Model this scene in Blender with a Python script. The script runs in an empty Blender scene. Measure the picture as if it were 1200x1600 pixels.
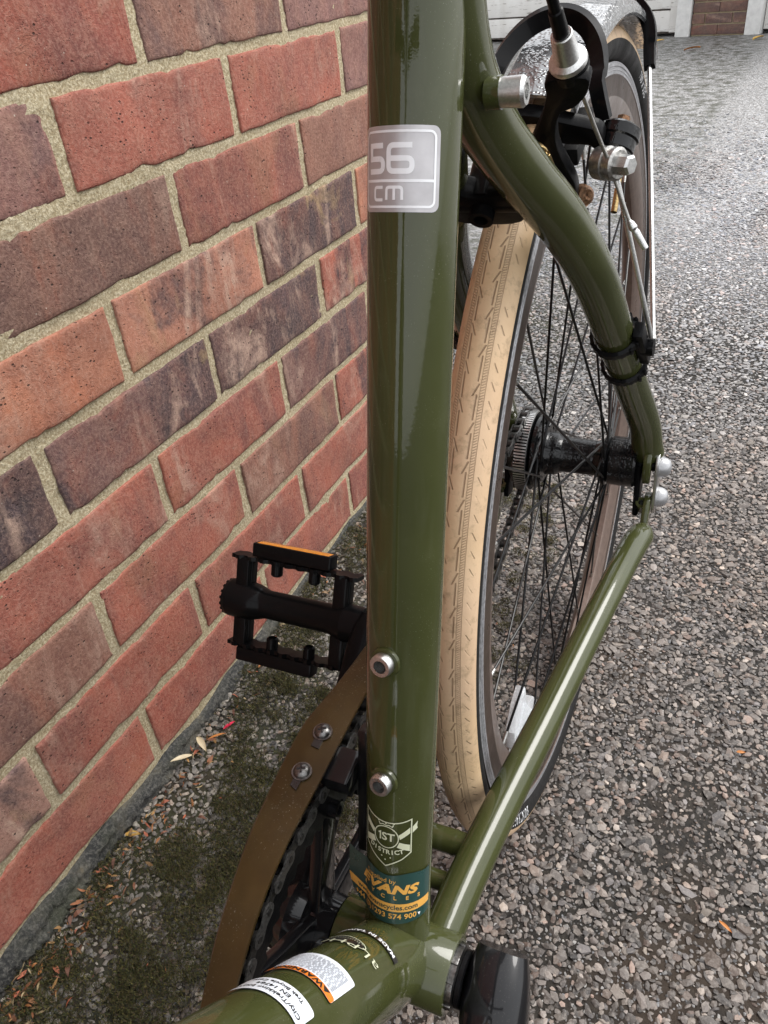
import bpy, bmesh, math, random
import numpy as np
from mathutils import Vector, Matrix
random.seed(7); rng = np.random.default_rng(11)
SC = bpy.context.scene
COL = SC.collection
PI = math.pi
R = math.radians

# ------------------------------------------------------------------ camera, sky, sun, exposure
cam = bpy.data.cameras.new('camera'); camo = bpy.data.objects.new('camera', cam); COL.objects.link(camo)
cam.sensor_fit = 'VERTICAL'; cam.sensor_height = 24.0; cam.lens = 24.0 * 1233.494 / 1600.0
cam.clip_start = 0.01; cam.clip_end = 500
_r = Vector((0.90365, 0.41824, -0.09218)); _d = Vector((0.17272, -0.55285, -0.81518)); _f = Vector((-0.39190, 0.72072, -0.57182))
camo.matrix_world = Matrix(((_r.x, -_d.x, -_f.x, 0.48611), (_r.y, -_d.y, -_f.y, -0.46446), (_r.z, -_d.z, -_f.z, 0.73382), (0, 0, 0, 1)))
SC.camera = camo

SUN_DIR = Vector((0.40, 0.42, 0.81)).normalized()
world = bpy.data.worlds.new('World'); SC.world = world; world.use_nodes = True
wn = world.node_tree; wn.nodes.clear()
wo = wn.nodes.new('ShaderNodeOutputWorld'); wb = wn.nodes.new('ShaderNodeBackground'); ws = wn.nodes.new('ShaderNodeTexSky')
ws.sky_type = 'NISHITA'; ws.sun_disc = False; ws.sun_elevation = math.asin(SUN_DIR.z); ws.sun_rotation = math.atan2(SUN_DIR.x, SUN_DIR.y)
ws.dust_density = 4.0; ws.air_density = 1.0; ws.ozone_density = 1.0
wh = wn.nodes.new('ShaderNodeHueSaturation'); wh.inputs['Saturation'].default_value = 0.18
wn.links.new(ws.outputs[0], wh.inputs['Color']); wm = wn.nodes.new('ShaderNodeMix'); wm.data_type = 'RGBA'; wm.inputs[0].default_value = 0.6; wm.inputs[7].default_value = (5.6, 5.7, 5.85, 1)   # even cloud deck over the clear-sky model
wn.links.new(wh.outputs[0], wm.inputs[6]); wn.links.new(wm.outputs[2], wb.inputs[0]); wn.links.new(wb.outputs[0], wo.inputs[0])
wb.inputs[1].default_value = 0.15
sl = bpy.data.lights.new('sun', 'SUN'); so = bpy.data.objects.new('sun', sl); COL.objects.link(so)
sl.energy = 1.1; sl.angle = R(30); sl.color = (1.0, 0.97, 0.93)
so.rotation_euler = (-SUN_DIR).to_track_quat('-Z', 'Y').to_euler(); so.location = (2, 2, 6)
SC.view_settings.view_transform = 'Standard'; SC.view_settings.look = 'None'
SC.view_settings.exposure = 1.12; SC.view_settings.gamma = 1.0
try: SC.view_settings.use_curve_mapping = False
except Exception: pass

# ------------------------------------------------------------------ helpers
class MB:
    """collects geometry, becomes ONE mesh object"""
    def __init__(s): s.v = []; s.f = []; s.m = []; s.sm = []; s.uv = {}
    def add(s, vs, fs, mat=0, smooth=True, uvs=None):
        o = len(s.v); s.v += [tuple(map(float, p)) for p in vs]
        for k, fa in enumerate(fs):
            if uvs is not None: s.uv[len(s.f)] = uvs[k]
            s.f.append(tuple(i + o for i in fa)); s.m.append(mat); s.sm.append(smooth)
        return s
    def mesh(s, name, mats):
        me = bpy.data.meshes.new(name); me.from_pydata(s.v, [], s.f)
        for m in (mats if isinstance(mats, (list, tuple)) else [mats]): me.materials.append(m)
        me.polygons.foreach_set('material_index', s.m); me.polygons.foreach_set('use_smooth', s.sm)
        if s.uv:
            l = me.uv_layers.new(name='UVMap')
            for p in me.polygons:
                if p.index in s.uv:
                    for li, q in zip(p.loop_indices, s.uv[p.index]): l.data[li].uv = q
        me.update()
        try: me.set_sharp_from_angle(angle=R(38))
        except Exception: pass
        return me
    def build(s, name, mats, parent=None, loc=None, fix=True):
        me = s.mesh(name, mats)
        if fix:
            bm = bmesh.new(); bm.from_mesh(me); bmesh.ops.recalc_face_normals(bm, faces=bm.faces); bm.to_mesh(me); bm.free()
        return link(name, me, parent, loc)

def link(name, me, parent=None, loc=None):
    o = bpy.data.objects.new(name, me); COL.objects.link(o)
    if parent is not None: o.parent = parent
    if loc is not None: o.location = loc
    return o
def tag(o, label=None, cat=None, group=None, kind=None):
    if label: o['label'] = label
    if cat: o['category'] = cat
    if group: o['group'] = group
    if kind: o['kind'] = kind
    return o
def nrm(v): v = np.asarray(v, float); return v / np.linalg.norm(v)
def basis(d):
    d = nrm(d); a = np.array([1., 0, 0]) if abs(d[0]) < .8 else np.array([0, 0, 1.])
    x = nrm(np.cross(a, d)); return x, np.cross(d, x), d
def smooth_path(pts, n=8):
    """Catmull-Rom through the points (last columns may be radii)"""
    P = np.asarray(pts, float); P = np.vstack([2 * P[0] - P[1], P, 2 * P[-1] - P[-2]]); out = []
    for i in range(1, len(P) - 2):
        for k in range(n):
            t = k / n; a, b, c, d = P[i - 1], P[i], P[i + 1], P[i + 2]
            out.append(.5 * (2 * b + (c - a) * t + (2 * a - 5 * b + 4 * c - d) * t * t + (3 * b - a - 3 * c + d) * t ** 3))
    out.append(P[-2]); return np.array(out)
def tube(mb, pts, r, n=20, mat=0, caps=True, smooth=True):
    """r: scalar, list, or list of (ra, rb) with ra along the x-ish side vector"""
    P = np.asarray(pts, float); N = len(P); rr = r if hasattr(r, '__len__') else [r] * N
    T = np.gradient(P, axis=0); T /= np.linalg.norm(T, axis=1)[:, None]
    x, y, _ = basis(T[0]); vs = []; fs = []
    for i in range(N):
        x = nrm(x - (x @ T[i]) * T[i]); y = np.cross(T[i], x)
        ra, rb = rr[i] if hasattr(rr[i], '__len__') else (rr[i], rr[i])
        for k in range(n):
            a = 2 * PI * k / n; vs.append(P[i] + x * math.cos(a) * ra + y * math.sin(a) * rb)
    for i in range(N - 1):
        for k in range(n):
            k2 = (k + 1) % n; fs.append((i * n + k, i * n + k2, (i + 1) * n + k2, (i + 1) * n + k))
    mb.add(vs, fs, mat, smooth)
    if caps:
        for i in (0, N - 1): mb.add([vs[i * n + k] for k in range(n)], [tuple(range(n))], mat, False)
    return mb
def lathe(mb, prof, o, d, n=28, mat=0, smooth=True, a0=0.0):
    """prof: (radius, height along d); sharp edges by repeating points"""
    x, y, d = basis(d); o = np.asarray(o, float); vs = []; fs = []
    for (r, h) in prof:
        for k in range(n):
            a = a0 + 2 * PI * k / n; vs.append(o + d * h + (x * math.cos(a) + y * math.sin(a)) * max(r, 1e-5))
    for i in range(len(prof) - 1):
        if prof[i] == prof[i + 1]: continue
        for k in range(n):
            k2 = (k + 1) % n; fs.append((i * n + k, i * n + k2, (i + 1) * n + k2, (i + 1) * n + k))
    return mb.add(vs, fs, mat, smooth)
def crisp(prof):
    out = [prof[0]]
    for p in prof[1:-1]: out += [p, p]
    return out + [prof[-1]]
def box(mb, c, ex, ey, ez, sx, sy, sz, bev=0.0, mat=0):
    """box centred at c, half sizes s*, along unit axes e*; chamfered"""
    bm = bmesh.new(); bmesh.ops.create_cube(bm, size=2)
    c, ex, ey, ez = [np.asarray(a, float) for a in (c, ex, ey, ez)]
    for v in bm.verts: v.co = Vector(v.co.x * np.array([sx, 0, 0]) + v.co.y * np.array([0, sy, 0]) + v.co.z * np.array([0, 0, sz]))
    if bev > 0: bmesh.ops.bevel(bm, geom=list(bm.edges), offset=bev, segments=2, profile=.6, affect='EDGES')
    bm.verts.index_update()
    vs = [c + ex * v.co.x + ey * v.co.y + ez * v.co.z for v in bm.verts]
    mb.add(vs, [[v.index for v in f.verts] for f in bm.faces], mat, False); bm.free(); return mb
def prism(mb, poly, n, t, bev=.001, mat=0, smooth=False, seg=2):
    """extrude the plane polygon by +-t/2 along n, with rounded edges"""
    n = nrm(n); bm = bmesh.new(); P = [np.asarray(p, float) for p in poly]
    a = [bm.verts.new(p - n * t / 2) for p in P]; b = [bm.verts.new(p + n * t / 2) for p in P]
    bm.faces.new(a[::-1]); bm.faces.new(b); m = len(P)
    for i in range(m): bm.faces.new((a[i], a[(i + 1) % m], b[(i + 1) % m], b[i]))
    bmesh.ops.recalc_face_normals(bm, faces=bm.faces)
    if bev > 0:
        ed = [e for e in bm.edges if any(len(f.verts) > 4 for f in e.link_faces)]
        bmesh.ops.bevel(bm, geom=ed, offset=bev, segments=seg, profile=.5, affect='EDGES')
    bm.verts.index_update()
    mb.add([v.co for v in bm.verts], [[v.index for v in f.verts] for f in bm.faces], mat, smooth); bm.free(); return mb
def closed_smooth(poly, n=5):
    P = np.asarray(poly, float); m = len(P); out = []
    for i in range(m):
        a, b, c, d = P[i - 1], P[i], P[(i + 1) % m], P[(i + 2) % m]
        for k in range(n):
            t = k / n; out.append(.5 * (2 * b + (c - a) * t + (2 * a - 5 * b + 4 * c - d) * t * t + (3 * b - a - 3 * c + d) * t ** 3))
    return out
def revolve(mb, prof, n=160, mat=0, closed=True, smooth=True, a0=0., a1=2 * PI, uv=False):
    """revolve (radius, x) profile round the wheel axis x"""
    full = abs(a1 - a0 - 2 * PI) < 1e-6; m = len(prof); N = n if full else n + 1; vs = []; fs = []; uvs = []
    for i in range(N):
        a = a0 + (a1 - a0) * i / n
        for (r, x) in prof: vs.append((x, r * math.cos(a), r * math.sin(a)))
    for i in range(n):
        i2 = (i + 1) % N
        for k in range(m if closed else m - 1):
            k2 = (k + 1) % m; fs.append((i * m + k, i * m + k2, i2 * m + k2, i2 * m + k))
            u0, u1 = (a0 + (a1 - a0) * i / n) * .343, (a0 + (a1 - a0) * (i + 1) / n) * .343
            uvs.append(((u0, prof[k][1]), (u0, prof[k2][1]), (u1, prof[k2][1]), (u1, prof[k][1])))
    mb.add(vs, fs, mat, smooth, uvs if uv else None); return mb

# ------------------------------------------------------------------ flat print (decals): 2-D shapes wrapped on a tube
def flat_bm(polys=None, text=None, size=.01, bold=0.0, align='CENTER', spacing=1.0, shear=0.0):
    bm = bmesh.new()
    if polys:
        for p in polys:
            vs = [bm.verts.new((x, y, 0)) for x, y in p]
            try: bm.faces.new(vs)
            except ValueError: pass
    if text:
        cu = bpy.data.curves.new('print', 'FONT'); cu.body = text; cu.size = size; cu.align_x = align; cu.align_y = 'CENTER'
        cu.offset = bold; cu.space_character = spacing; cu.shear = shear; cu.resolution_u = 3
        ob = bpy.data.objects.new('print', cu); COL.objects.link(ob)
        dg = bpy.context.evaluated_depsgraph_get(); me = ob.evaluated_get(dg).to_mesh(); bm.from_mesh(me)
        ob.evaluated_get(dg).to_mesh_clear(); bpy.data.objects.remove(ob); bpy.data.curves.remove(cu)
    return bm
def rrect(x0, y0, x1, y1, r, n=5):
    out = []
    for cx, cy, a in ((x1 - r, y1 - r, 0), (x0 + r, y1 - r, 90), (x0 + r, y0 + r, 180), (x1 - r, y0 + r, 270)):
        for k in range(n + 1):
            t = R(a + 90 * k / n); out.append((cx + r * math.cos(t), cy + r * math.sin(t)))
    return out
def stroke(pts, w, closed=False):
    """list of quads: a ribbon of width w along pts (mitred)"""
    P = [np.array(p, float) for p in pts]; m = len(P); L = []; Rr = []
    for i in range(m):
        if closed: a, b = P[i - 1], P[(i + 1) % m]
        else: a, b = P[max(i - 1, 0)], P[min(i + 1, m - 1)]
        d0 = P[i] - a if (closed or i > 0) else b - P[i]; d1 = b - P[i] if (closed or i < m - 1) else P[i] - a
        d0 = d0 / (np.linalg.norm(d0) + 1e-12); d1 = d1 / (np.linalg.norm(d1) + 1e-12)
        n0 = np.array([-d0[1], d0[0]]); n1 = np.array([-d1[1], d1[0]]); nn = n0 + n1; nn /= (np.linalg.norm(nn) + 1e-12)
        k = w / 2 / max(.4, nn @ n0); L.append(P[i] + nn * k); Rr.append(P[i] - nn * k)
    return [[tuple(L[i]), tuple(L[(i + 1) % m]), tuple(Rr[(i + 1) % m]), tuple(Rr[i])] for i in range(m if closed else m - 1)]
def circle(cx, cy, r, n=28): return [(cx + r * math.cos(2 * PI * k / n), cy + r * math.sin(2 * PI * k / n)) for k in range(n)]
def wrap(mb, bm, fn, mat=0, move=(0, 0), step=.0012, rot=0, sx=1.0):
    c, s = math.cos(rot), math.sin(rot)
    for v in bm.verts:
        x, y = v.co.x * sx, v.co.y; v.co.x = x * c - y * s + move[0]; v.co.y = x * s + y * c + move[1]
    if bm.verts:
        x0 = min(v.co.x for v in bm.verts); x1 = max(v.co.x for v in bm.verts); x = math.floor(x0 / step) * step + step
        while x < x1:
            bmesh.ops.bisect_plane(bm, geom=bm.verts[:] + bm.edges[:] + bm.faces[:], plane_co=(x, 0, 0), plane_no=(1, 0, 0), dist=1e-7); x += step
        bmesh.ops.triangulate(bm, faces=[f for f in bm.faces if len(f.verts) > 4])
        bm.verts.index_update()
        mb.add([fn(v.co.x, v.co.y, mat) for v in bm.verts], [[v.index for v in f.verts] for f in bm.faces], mat, True)
    bm.free()

# ------------------------------------------------------------------ materials
class NT:
    def __init__(s, name):
        s.mat = bpy.data.materials.new(name); s.mat.use_nodes = True; s.t = s.mat.node_tree; s.t.nodes.clear()
        s.out = s.n('ShaderNodeOutputMaterial'); s.b = s.n('ShaderNodeBsdfPrincipled'); s.t.links.new(s.b.outputs[0], s.out.inputs[0])
    def n(s, ty, **k):
        nd = s.t.nodes.new(ty)
        for a, v in k.items(): setattr(nd, a, v)
        return nd
    def put(s, sock, v):
        if isinstance(v, bpy.types.NodeSocket): s.t.links.new(v, sock)
        elif isinstance(v, (tuple, list)) and len(v) == 3 and sock.type == 'RGBA': sock.default_value = (*v, 1)
        else: sock.default_value = v
    def m(s, op, a, b=0.0, c=None, clamp=False):
        nd = s.n('ShaderNodeMath', operation=op, use_clamp=clamp); s.put(nd.inputs[0], a); s.put(nd.inputs[1], b)
        if c is not None: s.put(nd.inputs[2], c)
        return nd.outputs[0]
    def mix(s, f, a, b, mode='MIX'):
        nd = s.n('ShaderNodeMix', data_type='RGBA', blend_type=mode); s.put(nd.inputs[0], f); s.put(nd.inputs[6], a); s.put(nd.inputs[7], b); return nd.outputs[2]
    def co(s, kind='Object'): return s.n('ShaderNodeTexCoord').outputs[kind]
    def mapv(s, vec, scale=(1, 1, 1), loc=(0, 0, 0), rot=(0, 0, 0)):
        nd = s.n('ShaderNodeMapping'); s.put(nd.inputs[0], vec); s.put(nd.inputs[1], loc); nd.inputs[2].default_value = rot; nd.inputs[3].default_value = scale; return nd.outputs[0]
    def noise(s, vec, scale, detail=4, rough=.55, dist=0.0, col=False):
        nd = s.n('ShaderNodeTexNoise'); s.put(nd.inputs['Vector'], vec); nd.inputs['Scale'].default_value = scale; nd.inputs['Detail'].default_value = detail
        nd.inputs['Roughness'].default_value = rough; nd.inputs['Distortion'].default_value = dist; return nd.outputs['Color' if col else 'Fac']
    def voro(s, vec, scale, feature='F1', out='Distance', rnd=1.0):
        nd = s.n('ShaderNodeTexVoronoi', feature=feature); s.put(nd.inputs['Vector'], vec); nd.inputs['Scale'].default_value = scale; nd.inputs['Randomness'].default_value = rnd; return nd.outputs[out]
    def ramp(s, f, stops, interp='LINEAR'):
        nd = s.n('ShaderNodeValToRGB'); s.put(nd.inputs[0], f); e = nd.color_ramp.elements; nd.color_ramp.interpolation = interp
        while len(e) < len(stops): e.new(.5)
        for el, (p, c) in zip(e, stops): el.position = p; el.color = (*(c if hasattr(c, '__len__') else (c, c, c)), 1)
        return nd.outputs[0]
    def rng(s, v, a, b, c=0., d=1.):
        nd = s.n('ShaderNodeMapRange'); s.put(nd.inputs[0], v)
        for i, q in enumerate((a, b, c, d)): nd.inputs[i + 1].default_value = q
        return nd.outputs[0]
    def bump(s, h, dist=.001, strength=1.0, normal=None):
        nd = s.n('ShaderNodeBump'); s.put(nd.inputs['Height'], h); nd.inputs['Distance'].default_value = dist; nd.inputs['Strength'].default_value = strength
        if normal is not None: s.put(nd.inputs['Normal'], normal)
        return nd.outputs[0]
    def set(s, **k):
        for a, v in k.items(): s.put(s.b.inputs[{'base': 'Base Color', 'rough': 'Roughness', 'metal': 'Metallic', 'normal': 'Normal', 'coat': 'Coat Weight', 'coatr': 'Coat Roughness', 'ior': 'IOR', 'trans': 'Transmission Weight', 'spec': 'Specular IOR Level', 'coatn': 'Coat Normal'}[a]], v)
        return s

def simple(name, base, rough=.4, metal=0., coat=0., coatr=.1, grain=0., gscale=200., dust=0., wet=0., bumpd=.0004, spec=.5, cior=1.5):
    t = NT(name); c = t.co(); col = base
    if grain: col = t.mix(t.rng(t.noise(c, gscale, 5), .35, .65, 0, 1), tuple(x * (1 - grain) for x in base), tuple(min(1, x * (1 + grain)) for x in base))
    rr = t.rng(t.noise(c, 60, 4), .3, .7, rough * .8, rough * 1.25)
    if dust:
        dm = t.m('MULTIPLY', t.rng(t.noise(c, 900, 3, .7), .62, .72), t.rng(t.noise(c, 25, 3), .4, .7)); dm = t.m('MULTIPLY', dm, dust)
        col = t.mix(dm, col, (.42, .40, .33)); rr = t.m('ADD', rr, t.m('MULTIPLY', dm, .3))
    t.set(base=col, rough=rr, metal=metal, coat=coat, coatr=coatr, spec=spec); t.b.inputs['Coat IOR'].default_value = cior
    if wet:
        d = t.voro(c, 430); h = t.m('MULTIPLY', t.rng(d, .50, .18), t.rng(t.noise(c, 75, 3), .37, .46))
        bn = t.bump(h, .0012, wet); t.set(normal=bn, coatn=bn)
    elif grain: t.set(normal=t.bump(t.noise(c, gscale * 2, 4), bumpd, .35))
    return t.mat

def olive():
    t = NT('olive_gloss_paint'); c = t.co()
    blot = t.noise(c, 18, 4); base = t.mix(t.rng(blot, .3, .7), (.040, .0455, .0130), (.050, .056, .0175))
    spk = t.m('MULTIPLY', t.rng(t.noise(c, 1500, 2, .6), .66, .74), t.rng(t.noise(c, 35, 4), .42, .68))
    smear = t.m('MULTIPLY', t.rng(t.noise(t.mapv(c, (90, 14, 8)), 1, 5), .6, .85), .10)
    dm = t.m('MAXIMUM', t.m('MULTIPLY', spk, .6), smear, clamp=True)
    base = t.mix(dm, base, (.30, .30, .24)); gr = t.m('MULTIPLY', t.rng(t.noise(c, 55, 6, .7), .56, .70), .14); base = t.mix(gr, base, (.10, .10, .055))
    t.set(base=base, rough=.5, spec=.04, coat=1.0, coatr=t.rng(t.noise(c, 40, 4), .3, .7, .012, .035))
    nb = t.bump(t.noise(c, 420, 3, .6), .00005, .5, None); t.set(coatn=nb)
    return t.mat
OLIVE = olive()
BLACK = simple('black_gloss_plastic', (.004, .004, .0045), .42, coat=.16, coatr=.05, dust=.05, spec=.06)
BLACKM = simple('black_satin_metal', (.004, .004, .0045), .45, coat=.10, coatr=.12, dust=.06, grain=.2, spec=.06)
WETBLACK = simple('wet_black_plastic', (.17, .175, .18), .30, metal=.6, coat=1., coatr=.03, wet=.45, cior=1.7, spec=.6)
DAMPBLACK = simple('black_hub_enamel', (.003, .003, .0035), .35, coat=.7, coatr=.03, wet=.10, spec=.06)
CRANKBLACK = simple('black_crank_lacquer', (.005, .005, .006), .4, coat=.75, coatr=.07, dust=.12, spec=.1)
RUBBER = simple('black_rubber', (.012, .0115, .0115), .6, grain=.3, gscale=400, dust=.2, spec=.2)
SILVER = simple('brushed_aluminium', (.62, .62, .61), .30, metal=1., grain=.12, gscale=900)
STEEL = simple('dull_steel', (.42, .41, .39), .38, metal=1., grain=.3, gscale=500, dust=.4)
DARKSTEEL = simple('oily_chain_steel', (.05, .048, .046), .38, metal=.8, grain=.4, gscale=600)
CHAINSTEEL = simple('worn_chain_plate_steel', (.11, .107, .104), .4, metal=.8, grain=.4, gscale=600)
SCREWSTEEL = simple('dark_screw_steel', (.17, .165, .16), .32, metal=1., grain=.3, gscale=500)
RUST = simple('rusty_steel', (.24, .13, .07), .55, metal=.6, grain=.5, gscale=700)
BRASS = simple('gold_zinc_spring', (.42, .30, .14), .35, metal=1., grain=.3, gscale=500)
BROWNRIM = simple('brown_anodised_rim', (.155, .110, .090), .34, metal=.3, coat=.25, coatr=.2, grain=.12, gscale=160, dust=.8)
BRAKETRACK = simple('worn_braking_track', (.36, .36, .375), .36, metal=.45, grain=.3, gscale=350)
BROWNGUARD = simple('brown_anodised_guard', (.044, .0265, .0075), .40, metal=.25, coat=.5, coatr=.14, spec=.2, grain=.12, gscale=90, dust=.6)
CHROME = simple('polished_dome', (.72, .72, .73), .16, metal=1.)
DULLSILVER = simple('silver_painted_dome', (.40, .40, .41), .36, metal=.55, grain=.05)
CABLE = simple('steel_cable', (.46, .45, .43), .4, metal=1., grain=.2, gscale=1200)
AMBER = simple('amber_reflector', (.85, .30, .015), .22, coat=.6, coatr=.1)
SPOKE = simple('black_spoke', (.008, .008, .0085), .35, metal=.2, coat=.2, spec=.25)
SADDLE = simple('black_saddle_vinyl', (.02, .019, .018), .5, grain=.2)
def clearplastic():
    t = NT('clear_reflector_plastic'); t.set(base=(.92, .94, .96), rough=.22, trans=.22, ior=1.49, spec=.6)
    u = t.co(); w = t.n('ShaderNodeTexVoronoi'); t.put(w.inputs['Vector'], u); w.inputs['Scale'].default_value = 420
    t.set(normal=t.bump(w.outputs['Distance'], .0006, .6)); return t.mat
CLEAR = clearplastic()
def tan_tyre():
    t = NT('tan_rubber_tread'); uv = t.n('ShaderNodeUVMap'); sep = t.n('ShaderNodeSeparateXYZ'); t.put(sep.inputs[0], uv.outputs[0]); u, v = sep.outputs[0], sep.outputs[1]
    av = t.m('ABSOLUTE', v); c = t.co()
    sgn = t.m('SIGN', v)
    us = t.m('ADD', t.m('MULTIPLY', u, 1.0), t.m('MULTIPLY', sgn, .0045))
    f1 = t.m('FRACT', t.m('DIVIDE', us, .0205))
    def line(val, target, w): return t.rng(t.m('ABSOLUTE', t.m('SUBTRACT', val, target)), w, w * .45)
    def gate(x, a, b): return t.m('MULTIPLY', t.m('GREATER_THAN', x, a), t.m('LESS_THAN', x, b))
    a1 = t.m('MULTIPLY', line(av, t.m('ADD', .0042, t.m('MULTIPLY', f1, -.0004)), .00055), gate(f1, .30, .97))
    a2 = t.m('MULTIPLY', line(av, t.m('ADD', .0050, t.m('MULTIPLY', f1, -.0085)), .00055), gate(f1, .02, .36))
    band = t.m('MULTIPLY', t.m('GREATER_THAN', av, .0056), t.m('LESS_THAN', av, .0080))
    kn = t.m('MULTIPLY', band, t.rng(t.m('SINE', t.m('MULTIPLY', t.m('ADD', u, t.m('MULTIPLY', av, .6)), 2 * PI / .0015)), -.2, .7))
    edges = t.m('MAXIMUM', line(av, .0056, .0003), line(av, .0080, .0003))
    f2 = t.m('FRACT', t.m('DIVIDE', us, .0102))
    d1 = t.m('MULTIPLY', line(av, t.m('ADD', .0090, t.m('MULTIPLY', f2, .0042)), .0004), gate(f2, .25, .72))
    groove = t.m('MAXIMUM', t.m('MAXIMUM', a1, a2), t.m('MAXIMUM', t.m('MULTIPLY', kn, .55), t.m('MAXIMUM', t.m('MULTIPLY', edges, .6), t.m('MULTIPLY', d1, t.rng(t.noise(c, 70, 2), .42, .6, .1, .9)))))
    mott = t.noise(c, 30, 5); pink = t.noise(c, 9, 2)
    base = t.mix(t.rng(mott, .3, .7), (.56, .385, .215), (.66, .475, .29)); base = t.mix(t.rng(pink, .4, .65, 0, .5), base, (.62, .43, .30))
    dirt = t.m('MULTIPLY', t.rng(t.noise(c, 120, 6, .7), .53, .68), .5); base = t.mix(dirt, base, (.22, .15, .08))
    spk = t.rng(t.voro(c, 240), .07, .04); spk = t.m('MULTIPLY', spk, t.rng(t.noise(c, 50, 2), .5, .6)); base = t.mix(t.m('MULTIPLY', spk, .7), base, (.10, .06, .03))
    base = t.mix(t.m('MULTIPLY', groove, .58), base, (.16, .09, .04))
    h = t.m('ADD', t.m('MULTIPLY', groove, -1.), t.m('MULTIPLY', t.noise(c, 300, 3), .25))
    t.set(base=base, rough=.55, normal=t.bump(h, .0009, .9)); return t.mat
TAN = tan_tyre()
PRINT = {n: simple(n, c, .3, coat=.5, coatr=.1) for n, c in dict(white_print=(.90, .91, .93), grey_label=(.36, .35, .36), cream_print=(.62, .64, .46), teal_sticker=(.022, .062, .055),
    gold_print=(.80, .42, .09), orange_label=(.75, .20, .02), black_print=(.012, .012, .012), label_white=(.74, .78, .84), grey_print=(.42, .44, .48), sand_print=(.60, .52, .28)).items()}
def foil():
    t = NT('silver_foil_label'); c = t.co(); t.set(base=t.mix(t.rng(t.noise(c, 90, 3), .35, .65), (.46, .445, .455), (.56, .545, .555)), rough=.36, metal=.35, coat=.4, coatr=.15); return t.mat
FOIL = foil()

def brick_mat():
    t = NT('multi_red_brick'); c = t.co(); oi = t.n('ShaderNodeObjectInfo')
    off = t.n('ShaderNodeCombineXYZ'); 
    for i, k in enumerate((37., 53., 71.)): t.put(off.inputs[i], t.m('MULTIPLY', oi.outputs['Random'], k))
    va = t.n('ShaderNodeVectorMath', operation='ADD'); t.put(va.inputs[0], c); t.put(va.inputs[1], off.outputs[0]); p = va.outputs[0]
    base = oi.outputs['Color']; al = oi.outputs['Alpha']
    # clay tone variation
    n1 = t.noise(p, 14, 6, .6, .4); n2 = t.noise(p, 60, 5, .65); n3 = t.noise(p, 340, 4, .7)
    col = t.mix(t.rng(n1, .36, .62, 0, .85), base, t.mix(.6, base, (.17, .075, .060))); hot = t.noise(t.mapv(p, (3, 22, 12), (7, 1, 2)), 1, 5, .65, .7); col = t.mix(t.rng(hot, .52, .68, 0, .55), col, t.mix(.5, base, (.40, .105, .05)))
    col = t.mix(t.rng(n2, .45, .68, 0, .35), col, t.mix(.6, base, (.42, .24, .17)))
    # fire marks: charcoal-purple patches with fairly hard edges, pale pinkish drag smears and buff stains
    rnd = oi.outputs['Random']
    bn = t.noise(t.mapv(p, (2, 11, 4.5), rot=(.35, 0, 0)), 1, 4, .6, .9); band = t.m('MULTIPLY', t.rng(bn, .47, .55), t.rng(al, .05, .5, .25, 1.))
    col = t.mix(t.m('MULTIPLY', band, t.rng(n2, .3, .62, .95, .45)), col, t.mix(t.rng(n1, .35, .65), (.088, .060, .066), (.040, .034, .040)))
    pale = t.noise(t.mapv(p, (2, 15, 5), (5, 3, 9), (.25, 0, 0)), 1, 5, .65, .8)
    col = t.mix(t.m('MULTIPLY', t.m('MULTIPLY', t.rng(pale, .55, .66), t.rng(n2, .32, .58)), t.rng(al, 0., .6, .30, .85)), col, (.50, .35, .27))
    buff = t.noise(t.mapv(p, (2, 13, 9), (1, 8, 4)), 1, 4, .6, .6); col = t.mix(t.m('MULTIPLY', t.rng(buff, .60, .70), t.rng(al, .3, .8, .12, .6)), col, (.42, .29, .14))
    # fine sandy speckle and pits
    col = t.mix(t.rng(n3, .46, .70, 0, .6), col, t.mix(.45, col, (.55, .37, .29))); col = t.mix(t.rng(n3, .48, .30, 0, .5), col, t.mix(.6, col, (.05, .03, .026)))
    vs = t.voro(t.mapv(p, (1, 1, 1.5)), 150); pit = t.m('MULTIPLY', t.rng(vs, .22, .12), t.rng(t.noise(p, 38, 2), .52, .62))
    vs2 = t.voro(p, 420); pit2 = t.m('MULTIPLY', t.rng(vs2, .24, .14), t.rng(t.noise(p, 90, 2), .5, .62))
    crk = t.rng(t.m('ABSOLUTE', t.m('SUBTRACT', t.noise(t.mapv(p, (1, 9, 30)), 1.3, 4, .6), .5)), .007, .002); crk = t.m('MULTIPLY', crk, t.rng(t.noise(p, 20, 2), .55, .65))
    pits = t.m('MAXIMUM', t.m('MAXIMUM', pit, t.m('MULTIPLY', pit2, .7)), t.m('MULTIPLY', crk, .15))
    col = t.mix(t.m('MULTIPLY', pits, .85), col, (.03, .02, .018))
    wht = t.m('MULTIPLY', t.rng(t.voro(t.mapv(p, loc=(3, 1, 2)), 120), .10, .05), t.rng(t.noise(p, 30, 2), .55, .62)); col = t.mix(t.m('MULTIPLY', wht, .6), col, (.6, .54, .45))
    h = t.m('ADD', t.m('ADD', t.m('MULTIPLY', n3, .8), t.m('MULTIPLY', t.noise(p, 900, 3, .7), .5)), t.m('ADD', t.m('MULTIPLY', pits, -1.6), t.m('MULTIPLY', n2, .9)))
    t.set(base=col, rough=.86, spec=.3, normal=t.bump(h, .0013, .8)); return t.mat
BRICK = brick_mat()
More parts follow.
